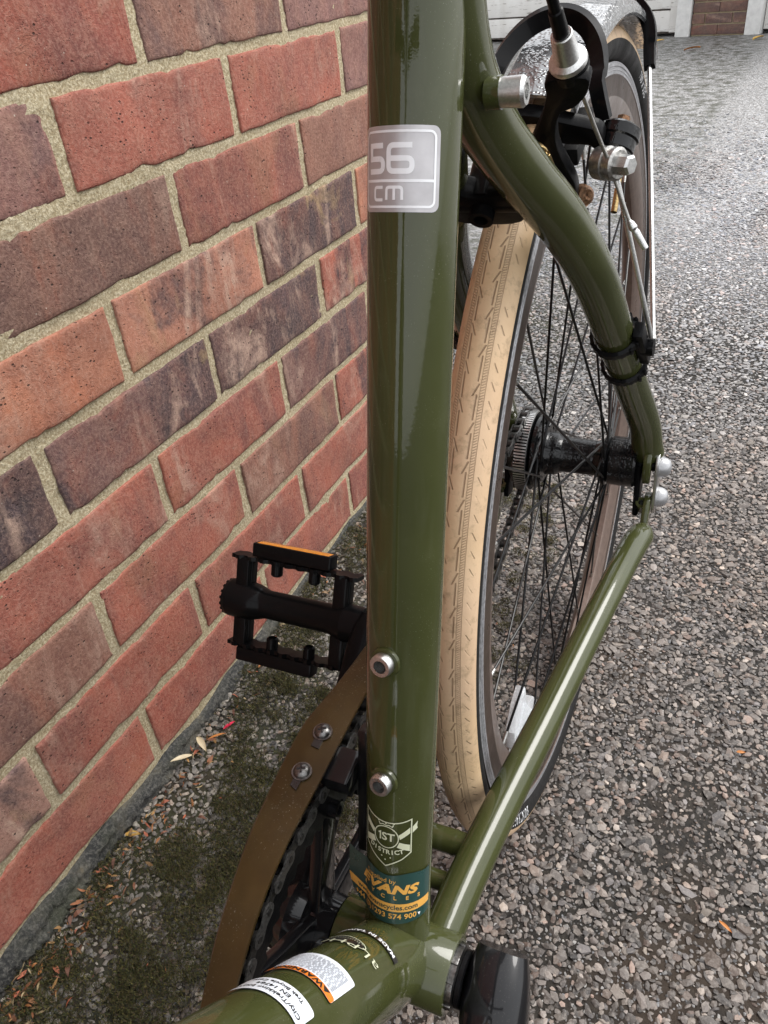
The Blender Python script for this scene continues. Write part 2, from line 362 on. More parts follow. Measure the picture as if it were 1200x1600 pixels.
def mortar_mat():
    t = NT('sandy_lime_mortar'); c = t.co(); n1 = t.noise(c, 9, 4); n2 = t.noise(c, 420, 4, .75); n3 = t.noise(c, 70, 4, .6)
    col = t.mix(t.rng(n1, .35, .65), (.56, .45, .275), (.64, .53, .355)); col = t.mix(t.rng(n2, .42, .68), t.mix(.6, col, (.14, .105, .05)), t.mix(.5, col, (.72, .68, .52)))
    col = t.mix(t.rng(n3, .55, .72, 0, .35), col, (.26, .22, .13))
    dk = t.m('MULTIPLY', t.rng(t.voro(c, 300), .22, .1), t.rng(t.noise(c, 60, 2), .52, .62)); col = t.mix(t.m('MULTIPLY', dk, .7), col, (.08, .06, .04))
    h = t.m('ADD', n2, t.m('MULTIPLY', n3, 1.2)); t.set(base=col, rough=.95, spec=.2, normal=t.bump(h, .0016, .9)); return t.mat
MORTAR = mortar_mat()
def footing_mat():
    t = NT('damp_dirty_footing'); c = t.co(); n = t.noise(c, 26, 6, .65, .5); n2 = t.noise(c, 300, 4, .7)
    col = t.ramp(n, [(.30, (.012, .012, .012)), (.46, (.030, .030, .029)), (.60, (.060, .056, .045)), (.76, (.20, .165, .11))]); col = t.mix(t.rng(n2, .45, .7, 0, .6), col, (.20, .19, .165))
    g = t.rng(t.noise(c, 12, 3), .55, .7); col = t.mix(t.m('MULTIPLY', g, .5), col, (.045, .05, .02))
    t.set(base=col, rough=.85, normal=t.bump(t.m('ADD', n, t.m('MULTIPLY', n2, .5)), .004, .9)); return t.mat
FOOTING = footing_mat()
def ground_mat():
    t = NT('worn_tarmac'); g = t.n('ShaderNodeNewGeometry'); c = g.outputs['Position']; sep = t.n('ShaderNodeSeparateXYZ'); t.put(sep.inputs[0], c); y = sep.outputs[1]; x = sep.outputs[0]
    far = t.rng(y, 1.3, 2.2); vd = t.voro(c, 105); vc = t.voro(c, 105, out='Color'); vs = t.n('ShaderNodeSeparateColor'); t.put(vs.inputs[0], vc)
    stone = t.ramp(vs.outputs[0], [(0., (.25, .25, .255)), (.35, (.38, .38, .385)), (.65, (.47, .468, .465)), (.85, (.56, .555, .55)), (1., (.42, .38, .36))])
    fine = t.noise(c, 420, 4, .7); stone = t.mix(t.rng(fine, .4, .7, 0, .4), stone, (.16, .155, .15))
    wear = t.noise(c, .9, 5, .6); stone = t.mix(t.rng(wear, .35, .7, 0, .30), stone, (.17, .168, .168))
    binder = t.mix(t.rng(t.noise(c, 130, 4), .35, .65), (.012, .011, .010), (.034, .029, .024)); 
    fs = t.mix(t.rng(vd, .45, .70), stone, (.15, .145, .14)); 
    col = t.mix(far, binder, fs)
    # damp strip along the foot of the garages
    foot = t.m('MULTIPLY', t.rng(t.m('ADD', y, t.m('MULTIPLY', x, .25)), 5.7, 7.0), t.rng(t.noise(c, 1.6, 4), .3, .7, .35, 1)); col = t.mix(t.m('MULTIPLY', foot, .3), col, (.12, .117, .112))
    warm = t.rng(t.noise(c, 5.5, 4), .48, .62); col = t.mix(t.m('MULTIPLY', t.m('MULTIPLY', warm, t.rng(y, .7, .2)), .7), col, (.042, .029, .020))
    mossy = t.m('MULTIPLY', t.rng(x, .20, .10), t.rng(t.noise(c, 16, 4), .42, .62)); col = t.mix(t.m('MULTIPLY', mossy, .8), col, (.030, .032, .014))
    h = t.m('ADD', t.m('MULTIPLY', t.rng(vd, .15, .6, 1, 0), far), t.m('MULTIPLY', fine, .5))
    t.set(base=col, rough=t.rng(t.noise(c, 3, 4), .3, .7, .42, .62), spec=t.rng(y, 1., 3., .15, .5), normal=t.bump(h, .004, .55)); return t.mat
GROUND = ground_mat()
def chip_mat():
    t = NT('tarmac_chip_stone'); at = t.n('ShaderNodeAttribute', attribute_name='chip'); c = t.n('ShaderNodeNewGeometry').outputs['Position']
    n = t.noise(c, 700, 4, .7); n2 = t.noise(c, 260, 3); col = t.mix(t.rng(n, .4, .7, 0, .5), at.outputs['Color'], t.mix(.55, at.outputs['Color'], (.06, .055, .05)))
    col = t.mix(t.rng(n2, .5, .72, 0, .35), col, (.42, .38, .34))
    t.set(base=col, rough=t.rng(n2, .3, .7, .34, .62), spec=.35, normal=t.bump(n, .0008, .6)); return t.mat
CHIP = chip_mat()
def leafy(name, attr, rough=.6):
    t = NT(name); at = t.n('ShaderNodeAttribute', attribute_name=attr); t.set(base=at.outputs['Color'], rough=rough); return t.mat
MOSS = leafy('moss_green', 'tint', .8); LITTER = leafy('dead_leaf_litter', 'tint', .65)
def leafmat(name, a, b, rough=.55):
    t = NT(name); c = t.co(); t.set(base=t.mix(t.rng(t.noise(t.mapv(c, (1, 6, 1)), 120, 4), .3, .7), a, b), rough=rough, normal=t.bump(t.noise(c, 500, 3), .0003, .5)); return t.mat
PALELEAF = leafmat('pale_dry_leaf', (.50, .40, .25), (.62, .54, .38)); REDPETAL = leafmat('red_petal', (.55, .012, .05), (.72, .03, .09), .35)
ORANGELEAF = leafmat('orange_dead_leaf', (.42, .14, .03), (.55, .24, .07)); YELLOWLEAF = leafmat('yellow_dead_leaf', (.55, .40, .08), (.62, .33, .10)); STRAW = leafmat('straw_stalk', (.42, .28, .13), (.55, .42, .24))
def doorpaint():
    t = NT('flaking_white_paint'); c = t.co(); p = t.mapv(c, (2.2, 8, 24)); n = t.noise(p, 3.2, 7, .7); 
    col = t.mix(t.rng(t.noise(c, 7, 4), .3, .7), (.66, .645, .61), (.76, .75, .72)); col = t.mix(t.rng(n, .585, .63), col, (.27, .25, .225)); col = t.mix(t.rng(t.noise(t.mapv(c, (1, 1, .5)), 5, 5), .55, .75, 0, .4), col, (.46, .43, .37))
    t.set(base=col, rough=.6, normal=t.bump(n, .002, .4)); return t.mat
DOOR = doorpaint()
FRAMEPAINT = simple('white_frame_paint', (.72, .72, .70), .5, grain=.08, gscale=30)
OLDWOOD = simple('weathered_bare_wood', (.12, .10, .085), .8, grain=.4, gscale=40)
ROOF = simple('grey_roof_felt', (.12, .12, .12), .85, grain=.3, gscale=60)

# ------------------------------------------------------------------ ground
def sstep(a, b, x): t = np.clip((x - a) / (b - a), 0, 1); return t * t * (3 - 2 * t)
def gz(x, y):
    """tarmac level, with the grit bank against the foot of the wall"""
    x = np.asarray(x, float); y = np.asarray(y, float)
    bank = np.exp(-np.clip(x, 0, 9) ** 2 / .085 ** 2) * (.055 + .014 * sstep(-.15, .18, y)) * (1 - sstep(.72, .95, y))
    return bank + .0025 * np.sin(x * 7 + 1) * np.sin(y * 5.2) * np.exp(-np.abs(x - .3) / 1.5)
def grid_axis(segs):
    out = []
    for a, b, s in segs: out += list(np.arange(a, b - s * .3, s))
    out.append(segs[-1][1]); return np.array(out)
gx = grid_axis([(-120, -12, 27), (-12, -1, 1.), (-1, 1.4, .022), (1.4, 12, 1.), (12, 120, 27)]); gy = grid_axis([(-60, -6, 18), (-6, -.9, .5), (-.9, 1.9, .022), (1.9, 12, .5), (12, 160, 37)])
X, Y = np.meshgrid(gx, gy); Z = gz(X, Y); nx, ny = len(gx), len(gy)
vs = np.stack([X.ravel(), Y.ravel(), Z.ravel()], 1); ii, jj = np.meshgrid(np.arange(nx - 1), np.arange(ny - 1)); k = (jj * nx + ii).ravel()
me = bpy.data.meshes.new('driveway'); me.from_pydata(vs.tolist(), [], np.stack([k, k + 1, k + 1 + nx, k + nx], 1).tolist()); me.materials.append(GROUND)
me.polygons.foreach_set('use_smooth', [True] * len(me.polygons)); tag(link('driveway', me), kind='structure', label='worn grey tarmac driveway')

# ------------------------------------------------------------------ house wall: each brick an object
wall = bpy.data.objects.new('house_wall', None); COL.objects.link(wall); wall.location = (0, 0, 0)
tag(wall, 'red and purple brick house wall with pale sandy joints left of the bicycle', 'wall')
WY0, WY1, WTOP = -1.6875, .6525, 4.6
def brick_mesh(name, L, seed, H=.0655, nu=30, nv=10, cut=None):
    rg = np.random.default_rng(seed); ph = rg.uniform(0, 6.28, 24)
    def wob(s, a, k): return .62 * a * (np.sin(s * 2.1 * k + ph[0 + k % 5]) + .7 * np.sin(s * 4.7 * k + ph[5 + k % 5]) + .5 * np.sin(s * 9.3 * k + ph[10 + k % 5]) + .4 * np.sin(s * 17 * k + ph[15 + k % 5]))
    us = np.r_[-1, -.985, np.linspace(-.95, .95, nu - 4), .985, 1]; vs_ = np.r_[-1, -.955, np.linspace(-.86, .86, nv - 4), .955, 1]; V = []; F = []
    chip = [(rg.uniform(-1, 1), rg.choice([-1, 1]), rg.uniform(.03, .09), rg.uniform(.001, .0032)) for _ in range(5)]
    for v in vs_:
        for u in us:
            y = u * L / 2 * (1 - .004 * abs(v) ** 3) ; z = v * H / 2
            ey = wob(v + 2, .0005, 3) * abs(u) ** 3; ez = (wob(u * 2 + 1 + (v > 0) * 5, .00055, 2)) * abs(v) ** 3
            for cu, cv, cw, cd in chip:
                if v * cv > 0: ez -= cv * cd * math.exp(-((u - cu) / cw) ** 2) * abs(v) ** 3
            edge = max(abs(u) ** 90, abs(v) ** 30)
            x = .0004 * math.sin(u * 3 + ph[20]) + .0005 * math.sin(v * 2.2 + u * 5 + ph[21]) - .0009 * edge
            V.append((x, y + ey, z + ez))
    for j in range(nv - 1):
        for i in range(nu - 1): a = j * nu + i; F.append((a, a + 1, a + 1 + nu, a + nu))
    ring = [i for i in range(nu)] + [j * nu + nu - 1 for j in range(1, nv)] + [(nv - 1) * nu + i for i in range(nu - 2, -1, -1)] + [j * nu for j in range(nv - 2, 0, -1)]
    b0 = len(V)
    for r in ring: V.append((-.024, V[r][1] * 1.0, V[r][2]))
    m = len(ring)
    for i in range(m): F.append((ring[i], b0 + i, b0 + (i + 1) % m, ring[(i + 1) % m]))
    me = bpy.data.meshes.new(name); me.from_pydata(V, [], F); me.materials.append(BRICK); me.polygons.foreach_set('use_smooth', [True] * len(me.polygons)); me.update(); return me
BM_ = [brick_mesh('brick', .2145, 100 + k) for k in range(14)]
HALF = [brick_mesh('brick', .102, 300 + k, nu=12) for k in range(3)]
RED, RED2, ORG, SAL, BRN, DBR, MAU, PUR, DPU, BLK, PAL = (.285, .088, .060), (.245, .068, .046), (.39, .155, .090), (.39, .17, .11), (.195, .095, .068), (.125, .068, .052), (.205, .105, .09), (.125, .068, .062), (.075, .048, .047), (.045, .034, .036), (.34, .20, .155)
SPEC = {(1, -1): (RED2, .12), (1, 1): (BRN, .3), (1, 3): (MAU, .1), (1, -3): (RED, .1),
    (2, -2): (MAU, .25), (2, 0): (RED, .12), (2, 2): (RED, .08), (2, 4): (MAU, .1),
    (3, -3): (RED, .2), (3, -1): (DBR, .08), (3, 1): (RED, .2), (3, 3): (BRN, .1), (3, 5): (ORG, .05),
    (4, -2): (ORG, .03), (4, 0): (SAL, .55), (4, 2): (DPU, .85), (4, 4): (ORG, .1),
    (5, -3): (BLK, 1.), (5, -1): (PUR, .8), (5, 1): (DPU, .75), (5, 3): (RED, .55), (5, -5): (RED, .1),
    (6, -2): (RED, .15), (6, 0): (RED, .22), (6, 2): (PUR, .45), (6, 4): (ORG, .4),
    (7, -3): (BRN, .2), (7, -1): (RED, .15), (7, 1): (BRN, .25), (7, 3): (RED, .75), (7, 5): (RED, .2),
    (8, -4): (PAL, .6), (8, -2): (RED, .12), (8, 0): (RED, .1), (8, 2): (RED, .1), (8, 4): (RED2, .2),
    (9, -3): (RED, .05), (9, -1): (RED2, .08), (9, 1): (RED, .12), (9, 3): (RED2, .2), (9, 5): (MAU, .2)}
POOL = [(RED, .15), (RED2, .2), (RED, .3), (BRN, .25), (PUR, .6), (MAU, .2), (ORG, .1), (DPU, .8), (SAL, .4), (DBR, .1)]
rb = random.Random(5); bulk = MB()
GAP = .0105
for course in range(9, -50, -1):
    zc = .79166 - .075 * course
    if zc > WTOP: break
    odd = course % 2 != 0
    ks = range(-15, 6, 2) if odd else range(-14, 6, 2)          # left joint at k * 0.1125
    items = [(k_ * .1125, .2145) for k_ in ks if k_ * .1125 > WY0 - .01]
    if odd: items = [(y, L) for y, L in items if y < .55] + [(.5625, .0945)]
    else: items = [(y, L) for y, L in items if y < .44] + [(.45, .2025 - .0 + .0)]
    for y0, L in items:
        k_ = round(y0 / .1125); full = L > .15
        if zc < 1.05 and y0 > -1.0:
            me = (rb.choice(BM_) if full else rb.choice(HALF)); o = link('brick', me, wall)
            o.location = (.0006 * rb.uniform(-1, 1), y0 + GAP / 2 + L / 2 + rb.uniform(-.001, .001), zc + rb.uniform(-.0008, .0008))
            o.rotation_euler = (rb.uniform(-.006, .006) + (PI if rb.random() < .5 else 0) * 0, rb.uniform(-.004, .004), rb.uniform(-.003, .003))
            o.scale = (1, L / (.2145 if full else .102) * rb.uniform(.992, 1.003), rb.uniform(.985, 1.01))
            col, al = SPEC.get((course, k_), rb.choice(POOL)); s = rb.uniform(.94, 1.06); s *= 1.30; o.color = (min(1, col[0] * s), col[1] * s, col[2] * s, al)
        else:
            box(bulk, (-.012, y0 + GAP / 2 + L / 2, zc), (1, 0, 0), (0, 1, 0), (0, 0, 1), .012, L / 2, .0325, .0)
def plain_brick(name, base):
    t = NT(name); c = t.co(); v = t.noise(t.mapv(c, (1, 4.5, 13.5)), 1, 2, .5); n = t.noise(c, 200, 4)
    t.set(base=t.mix(t.rng(n, .4, .7, 0, .4), t.ramp(v, [(.3, tuple(x * .5 for x in base)), (.5, base), (.65, tuple(min(1, x * 1.3) for x in base))]), (.2, .12, .1)), rough=.85, normal=t.bump(n, .002, .5)); return t.mat
ub = bulk.build('upper_brickwork', plain_brick('red_brick_upper', (.27, .085, .055)), wall); ub['kind'] = 'stuff'
# the return of the wall round the corner, joined courses
ret = MB()
for course in range(10, -50, -1):
    zc = .79166 - .075 * course
    if zc > WTOP: break
    xx = -.030 - (.1125 if course % 2 else 0.)
    for k_ in range(9):
        box(ret, (xx - .1072 - k_ * .225, WY1 - .004, zc), (1, 0, 0), (0, 1, 0), (0, 0, 1), .1072, .008, .0325, .0)
rr_ = ret.build('return_brickwork', plain_brick('red_brick_return', (.26, .085, .055)), wall); rr_['kind'] = 'stuff'
# mortar face, slightly hollow between the bricks and here and there smeared out to their faces
my = np.arange(-1.0, WY1 - .006, .006); mz = np.arange(.0, 1.1, .004)
YY, ZZ = np.meshgrid(my, mz); 
XX = -.0024 + .0006 * np.sin(YY * 23 + 2 * np.sin(ZZ * 31)) * np.sin(ZZ * 41 + 1.5 * np.sin(YY * 17)) + rng.normal(0, .00035, YY.shape) + .0006 * np.clip(np.sin(YY * 9.1 + ZZ * 13), .4, 1)
n1 = len(my); ii, jj = np.meshgrid(np.arange(n1 - 1), np.arange(len(mz) - 1)); k = (jj * n1 + ii).ravel()
me = bpy.data.meshes.new('mortar'); me.from_pydata(np.stack([XX.ravel(), YY.ravel(), ZZ.ravel()], 1).tolist(), [], np.stack([k, k + 1, k + 1 + n1, k + n1], 1).tolist()); me.materials.append(MORTAR)
me.polygons.foreach_set('use_smooth', [True] * len(me.polygons)); mo = link('mortar', me, wall)
core = MB(); box(core, (-1.013, (WY0 + WY1) / 2 - .006, WTOP / 2), (1, 0, 0), (0, 1, 0), (0, 0, 1), 1.005, (WY1 - WY0) / 2 - .002, WTOP / 2 + .02, 0); core.build('wall_core', MORTAR, wall)
# rough dirty footing at the bottom
fy = np.arange(-1.0, WY1 + .012, .003); fz = np.linspace(-.02, 1, 24); V = []; F = []
for j, tz in enumerate(fz):
    for y in fy:
        top = .0755 + .003 * math.sin(y * 19) + .003 * math.sin(y * 61 + 1) + .0030 * max(0, math.sin(y * 7.3)) 
        z = tz * top; bul = .006 + .0025 * math.sin(y * 27 + z * 60) * math.sin(z * 90 + y * 13) + .0022 * math.sin(y * 93 + 3 * math.sin(z * 110)) * math.sin(z * 170 + 2 * math.sin(y * 57)) + rng.normal(0, .0016)
        V.append((bul * (1 if tz < .93 else .25) * (1.0 if tz < .8 else .75) + (1 - max(tz, 0)) * .006, y, z))
nf = len(fy)
for j in range(len(fz) - 1):
    for i in range(nf - 1): a = j * nf + i; F.append((a, a + 1, a + 1 + nf, a + nf))
tp = len(V)
for i in range(nf): V.append((-.006, fy[i], V[(len(fz) - 1) * nf + i][2] + .002))
for i in range(nf - 1): a = (len(fz) - 1) * nf + i; F.append((a, a + 1, tp + i + 1, tp + i))
me = bpy.data.meshes.new('footing'); me.from_pydata(V, [], F); me.materials.append(FOOTING); me.polygons.foreach_set('use_smooth', [True] * len(me.polygons)); link('footing', me, wall)

# ------------------------------------------------------------------ garages across the yard
gar = bpy.data.objects.new('garage_block', None); COL.objects.link(gar); gar.location = (-.494, 7.19, 0); gar.rotation_euler = (0, 0, -R(13.6))
tag(gar, 'row of garages with flaking white boarded doors across the yard', 'garage')
EX, EY, EZ = (1, 0, 0), (0, 1, 0), (0, 0, 1)
def gdoor(x0, x1):
    d = MB(); box(d, ((x0 + x1) / 2, .10, 1.05), EX, EY, EZ, (x1 - x0) / 2, .018, 1.03, .002); dr = d.build('garage_door', OLDWOOD, gar)
    n = 13; pitch = 2.06 / n; mbp = MB(); box(mbp, (0, 0, 0), EX, EY, EZ, (x1 - x0) / 2 - .07, .012, pitch / 2 - .006, .006); pm = mbp.mesh('plank', DOOR)
    for i in range(n):
        o = link('plank', pm, dr, ((x0 + x1) / 2, .072 + random.uniform(-.002, .002), .028 + pitch * (i + .5))); o.rotation_euler = (random.uniform(-.02, .02), 0, 0)
    for xs in (x0 + .035, x1 - .035):
        st = MB(); box(st, (xs, .066, 1.06), EX, EY, EZ, .033, .016, 1.03, .003); st.build('stile', DOOR, dr)
gdoor(-2.36, -.065); gdoor(.60, 2.9)
for xs in (-2.42, 0., .54, 2.96):
    p = MB(); box(p, (xs, .035, 1.1), EX, EY, EZ, .057, .045, 1.1, .004); p.build('door_post', FRAMEPAINT, gar)
pier_b = MB(); box(pier_b, (0, 0, 0), EX, EY, EZ, .105, .05, .0325, .003); pbm = pier_b.mesh('brick', BRICK)
hb = MB(); box(hb, (0, 0, 0), EX, EY, EZ, .05, .05, .0325, .003); hbm = hb.mesh('brick', BRICK)
for (pa, pb) in ((.062, .478), (-2.9, -2.482), (3.022, 3.44)):
    pm_ = MB(); box(pm_, ((pa + pb) / 2, .082, 1.1), EX, EY, EZ, (pb - pa) / 2 - .006, .06, 1.1, .0); pier = pm_.build('brick_pier', MORTAR, gar)
    for cI in range(28):
        zc = .042 + .075 * cI
        if cI % 2 == 0: cs_ = [(pa + .105, 1), (pb - .105, 1)]
        else: cs_ = [(pa + .05, 0), ((pa + pb) / 2, 1), (pb - .05, 0)]
        for xc, full in cs_:
            o = link('brick', pbm if full else hbm, pier, (xc, .06, zc)); o.scale = (.965, 1, 1); col = random.choice([(.13, .085, .068), (.10, .068, .056), (.15, .10, .08), (.085, .062, .056)]); o.color = (*col, .35)
hd = MB(); box(hd, (.27, .14, 2.35), EX, EY, EZ, 3.17, .12, .14, .01); hd.build('lintel', FRAMEPAINT, gar)
rf = MB(); box(rf, (.27, 2.6, 2.56), EX, EY, EZ, 3.35, 2.75, .06, .01); rf.build('flat_roof', ROOF, gar)
sd_ = MB()
for xs in (-2.86, 3.4): box(sd_, (xs, 2.6, 1.1), EX, EY, EZ, .05, 2.45, 1.1, 0)
box(sd_, (.27, 5.0, 1.1), EX, EY, EZ, 3.05, .05, 1.1, 0); sd_.build('side_wall', plain_brick('garage_brick', (.2, .1, .075)), gar)

# ------------------------------------------------------------------ the bicycle
yaw, lean = .022855772598632973, .011170847406619274
cy, sy, cl, sL = math.cos(yaw), math.sin(yaw), math.cos(lean), math.sin(lean)
Yv = Vector((-sy, cy, 0)); X0 = Vector((cy, sy, 0)); Z0 = Vector((0, 0, 1)); Xv = cl * X0 + sL * Z0; Zv = -sL * X0 + cl * Z0
bike = bpy.data.objects.new('bicycle', None); COL.objects.link(bike)
ctr = Vector((.34930601, .16419990, .79165606 - .44882262)) ; HUBZ = .343
bike.matrix_world = Matrix(((Xv.x, Yv.x, Zv.x, 0), (Xv.y, Yv.y, Zv.y, 0), (Xv.z, Yv.z, Zv.z, 0), (0, 0, 0, 1)))
bike.location = ctr - Zv * HUBZ
tag(bike, 'olive green city bicycle with tan tyres leaning beside the brick wall', 'bicycle')
OFF = (0, 0, HUBZ)
def part(mb, name, mats, parent=None, **k):
    return mb.build(name, mats, bike if parent is None else parent, OFF if parent is None else None, **k)
BB = np.array([0, -.44071984, -.07038265]); STA = 1.2933648079826754; SD = np.array([0, math.cos(STA), math.sin(STA)])
SEY = np.array([0, -math.sin(STA), math.cos(STA)]); XA = np.array([1., 0, 0])
DA = R(50.5); DD = np.array([0, -math.cos(DA), math.sin(DA)]); DN = np.array([0, math.sin(DA), math.cos(DA)])
RS, RD = .0179, .0226
S = lambda s: BB + SD * s
# seat tube
m = MB(); tube(m, [S(.0), S(.03), S(.05), S(.2), S(.4), S(.535)], [.0185, .0182, .0176, RS, .0182, .0183], 48); seat = part(m, 'seat_tube', OLIVE)
m = MB(); lathe(m, crisp([(.0182, 0), (.0205, .001), (.0205, .02), (.0182, .021)]), S(.518), SD); tube(m, [S(.53) + SEY * -.019 - XA * .012, S(.53) + SEY * -.019 + XA * .012], .005, 14); part(m, 'seat_clamp', BLACKM)
# bottom bracket shell
m = MB(); lathe(m, [(.0155, -.0345), (.0205, -.0345), (.0205, -.0345), (.0212, -.0335), (.0212, .0335), (.0205, .0345), (.0205, .0345), (.0175, .0345), (.0175, .0345), (.0175, .030)], BB, XA, 56)
# weld fillets where the tubes meet the shell
tube(m, smooth_path([np.r_[BB + DD * .004, .0215], np.r_[BB + DD * .03, .0232], np.r_[BB + DD * .055, .0228]], 6)[:, :3], [.0212, .0222, .0228, .0232, .0234, .0234, .0233, .0232, .0231, .0230, .0229, .0228, .0226], 48, caps=False)
shell = part(m, 'bottom_bracket_shell', OLIVE)
# bearing cup with notches, left side
m = MB(); lathe(m, crisp([(.0168, .031), (.0168, .0378), (.0150, .0386), (.009, .0388)]), BB, XA, 40)
for kk in range(8):
    a = 2 * PI * kk / 8; r_ = np.array([0, math.cos(a), math.sin(a)]); box(m, BB + XA * .0360 + r_ * .0168, XA, r_, np.cross(XA, r_), .0019, .0008, .0019, .0003)
part(m, 'bearing_cup', SCREWSTEEL)
# down tube
m = MB(); DT = lambda s: BB + DD * s
tube(m, [DT(.0), DT(.05), DT(.3), DT(.55), DT(.66)], [.0222, RD, RD, .0224, .022], 48); down = part(m, 'down_tube', OLIVE)
HT = DT(.655)
# top tube, head tube, fork, front wheel, bars and saddle: in front of and above the frame of the photograph
HD = np.array([0, math.cos(R(72)), math.sin(R(72))]); HT0 = HT - HD * .03; HT1 = HT + HD * .13
m = MB(); lathe(m, crisp([(.016, -.01), (.022, -.01), (.022, .17), (.016, .17)]), HT0, HD, 36); part(m, 'head_tube', OLIVE)
m = MB(); tube(m, [S(.50), HT + HD * .095], [.0150, .0165], 32); part(m, 'top_tube', OLIVE)
m = MB(); tube(m, [S(.52), S(.70)], .0136, 24); part(m, 'seat_post', SILVER)
m = MB(); sp = S(.72); V = []; F = []
for i in range(13):
    t = i / 12; w = .075 * (1 - t) ** .8 + .018; yy = sp[1] + .13 - .27 * t
    for k2 in range(12): a = 2 * PI * k2 / 12; V.append((w * math.cos(a), yy, sp[2] + .02 + .022 * math.sin(a) + .012 * (1 - t) ** 2))
for i in range(12):
    for k2 in range(12): F.append((i * 12 + k2, i * 12 + (k2 + 1) % 12, (i + 1) * 12 + (k2 + 1) % 12, (i + 1) * 12 + k2))
F += [tuple(range(12)), tuple(range(144, 156))]; m.add(V, F); part(m, 'saddle', SADDLE)
FH = np.array([0, -1.02, 0.0]); CR = HT0 - HD * .012
for s_ in (1, -1):
    m = MB(); pth = smooth_path([np.r_[CR + XA * .030 * s_, .0125], np.r_[CR * .6 + FH * .4 + XA * .047 * s_, .011], np.r_[FH + XA * .052 * s_ + np.array([0, .01, .01]), .007]], 8); tube(m, pth[:, :3], pth[:, 3], 18); part(m, 'fork_blade', OLIVE)
m = MB(); box(m, CR, XA, SD * 0 + np.cross(HD, XA), HD, .036, .016, .014, .005); part(m, 'fork_crown', OLIVE)
m = MB(); st0 = HT1 + HD * .05; tube(m, [HT1, st0], .0145, 20); st1 = st0 + np.array([0, -.085, .02]); tube(m, [st0 - HD * .018, st1], .0145, 20); part(m, 'stem', BLACKM)
m = MB(); tube(m, smooth_path([st1 + (-.29, .04, .015), st1 + (-.16, .02, .012), st1 + (-.04, 0, 0), st1 + (.04, 0, 0), st1 + (.16, .02, .012), st1 + (.29, .04, .015)], 8), .0125, 18); hbar = part(m, 'handlebar', BLACKM)
for s_ in (1, -1):
    m = MB(); tube(m, [st1 + (s_ * .17, .022, .0125), st1 + (s_ * .295, .0415, .0155)], .0165, 18); part(m, 'grip', RUBBER, hbar)

# --- wheels -------------------------------------------------------
arc = [(.3285 + .0146 * math.sin(a), .0148 * math.cos(a)) for a in np.linspace(R(-54), R(234), 37)]
tread = [p for p in arc if p[0] >= .3306]; lo = [i for i, p in enumerate(arc) if p[0] >= .3303]
sideL = arc[:lo[0] + 1]; sideR = arc[lo[-1]:]
def make_wheel(center, name):
    m = MB()   # rim: brown deep V with bare braking tracks
    prof = [(.3165, .0112), (.3085, .0119), (.3085, .0119), (.3078, .0113), (.3078, .0113), (.294, .0112), (.2755, .0066), (.2725, .0042), (.2725, -.0042), (.2755, -.0066), (.294, -.0112), (.3078, -.0113), (.3078, -.0113), (.3085, -.0119), (.3085, -.0119), (.3165, -.0112)]
    for a_, b_, mt in ((0, 2, 1), (3, 5, 0), (5, 11, 0), (13, 16, 1), (11, 14, 0), (1, 5, 0)):
        pr = [prof[i] for i in range(a_, b_)] + ([prof[b_]] if b_ < len(prof) and mt == 0 else [])
        revolve(m, pr, 180, mt, closed=False)
    for s_ in (1, -1):   # turned wear grooves on the track
        for rr in (.3110, .3138): revolve(m, [(rr - .0004, s_ * .01185), (rr, s_ * .01205), (rr + .0004, s_ * .01178)], 180, 1, closed=False)
    revolve(m, [(.3165, .0112), (.315, .0095), (.315, -.0095), (.3165, -.0112)], 120, 0, closed=False)
    w = part(m, name, [BROWNRIM, BRAKETRACK], fix=False); w.location = Vector(OFF) + Vector(center)
    m = MB(); revolve(m, tread, 240, 0, closed=False, uv=True); revolve(m, sideL, 160, 1, closed=False); revolve(m, sideR, 160, 1, closed=False)
    ty = m.build('tyre', [TAN, RUBBER], w, fix=False)
    return w
rear = make_wheel((0, 0, 0), 'rear_wheel'); front = make_wheel(FH, 'front_wheel')
# white lettering on the left sidewall, tops outward, reading clockwise seen from the left
def sidewall(word, a_mid, r_mid, size, name='tyre_lettering'):
    m = MB(); bm = flat_bm(text=word, size=size, bold=.00005, spacing=1.3)
    def fn(u, v, mt):
        r_ = r_mid + v; a = a_mid - u / r_mid; rr = r_ - .3285; xs = .0148 * math.sqrt(max(1 - (rr / .0146) ** 2, .01)) + .0003; return (xs, r_ * math.cos(a), r_ * math.sin(a))
    wrap(m, bm, fn, 0, step=.003); return m.build(name, PRINT['white_print'], rear, fix=False)
sidewall('BONTRAGER', R(-137.2), .3243, .0112); sidewall('700 x 32C', R(60), .3245, .008)
# hub
m = MB(); lathe(m, crisp([(.006, -.062), (.017, -.060), (.017, -.046), (.0335, -.0335), (.0335, -.0300), (.0345, -.0330), (.0345, -.0300), (.0300, -.0290), (.0285, -.0272), (.0285, -.0245), (.021, -.0235)]) + [(.0205, -.0225), (.0200, -.014), (.0200, -.014), (.0170, -.0105), (.0166, -.009), (.0162, .020)] + crisp([(.0158, .020), (.0185, .026), (.0235, .0285), (.0235, .0315), (.0205, .0330), (.0222, .0345), (.0222, .0555), (.0205, .0575), (.007, .0575)]), (0, 0, 0), XA, 44)
hub = m.build('hub', DAMPBLACK, rear)
m = MB()
prof = []
for kk in range(2): pass
n_t = 84; V = []; F = []
for xs, rr0 in ((-.0475, .0365), (-.0470, .0382), (-.0362, .0382), (-.0356, .0368)):
    for kk in range(n_t * 2):
        a = 2 * PI * kk / (n_t * 2); r_ = rr0; V.append((xs, r_ * math.cos(a), r_ * math.sin(a)))
N2 = n_t * 2
for i in range(3):
    for kk in range(N2): F.append((i * N2 + kk, i * N2 + (kk + 1) % N2, (i + 1) * N2 + (kk + 1) % N2, (i + 1) * N2 + kk))
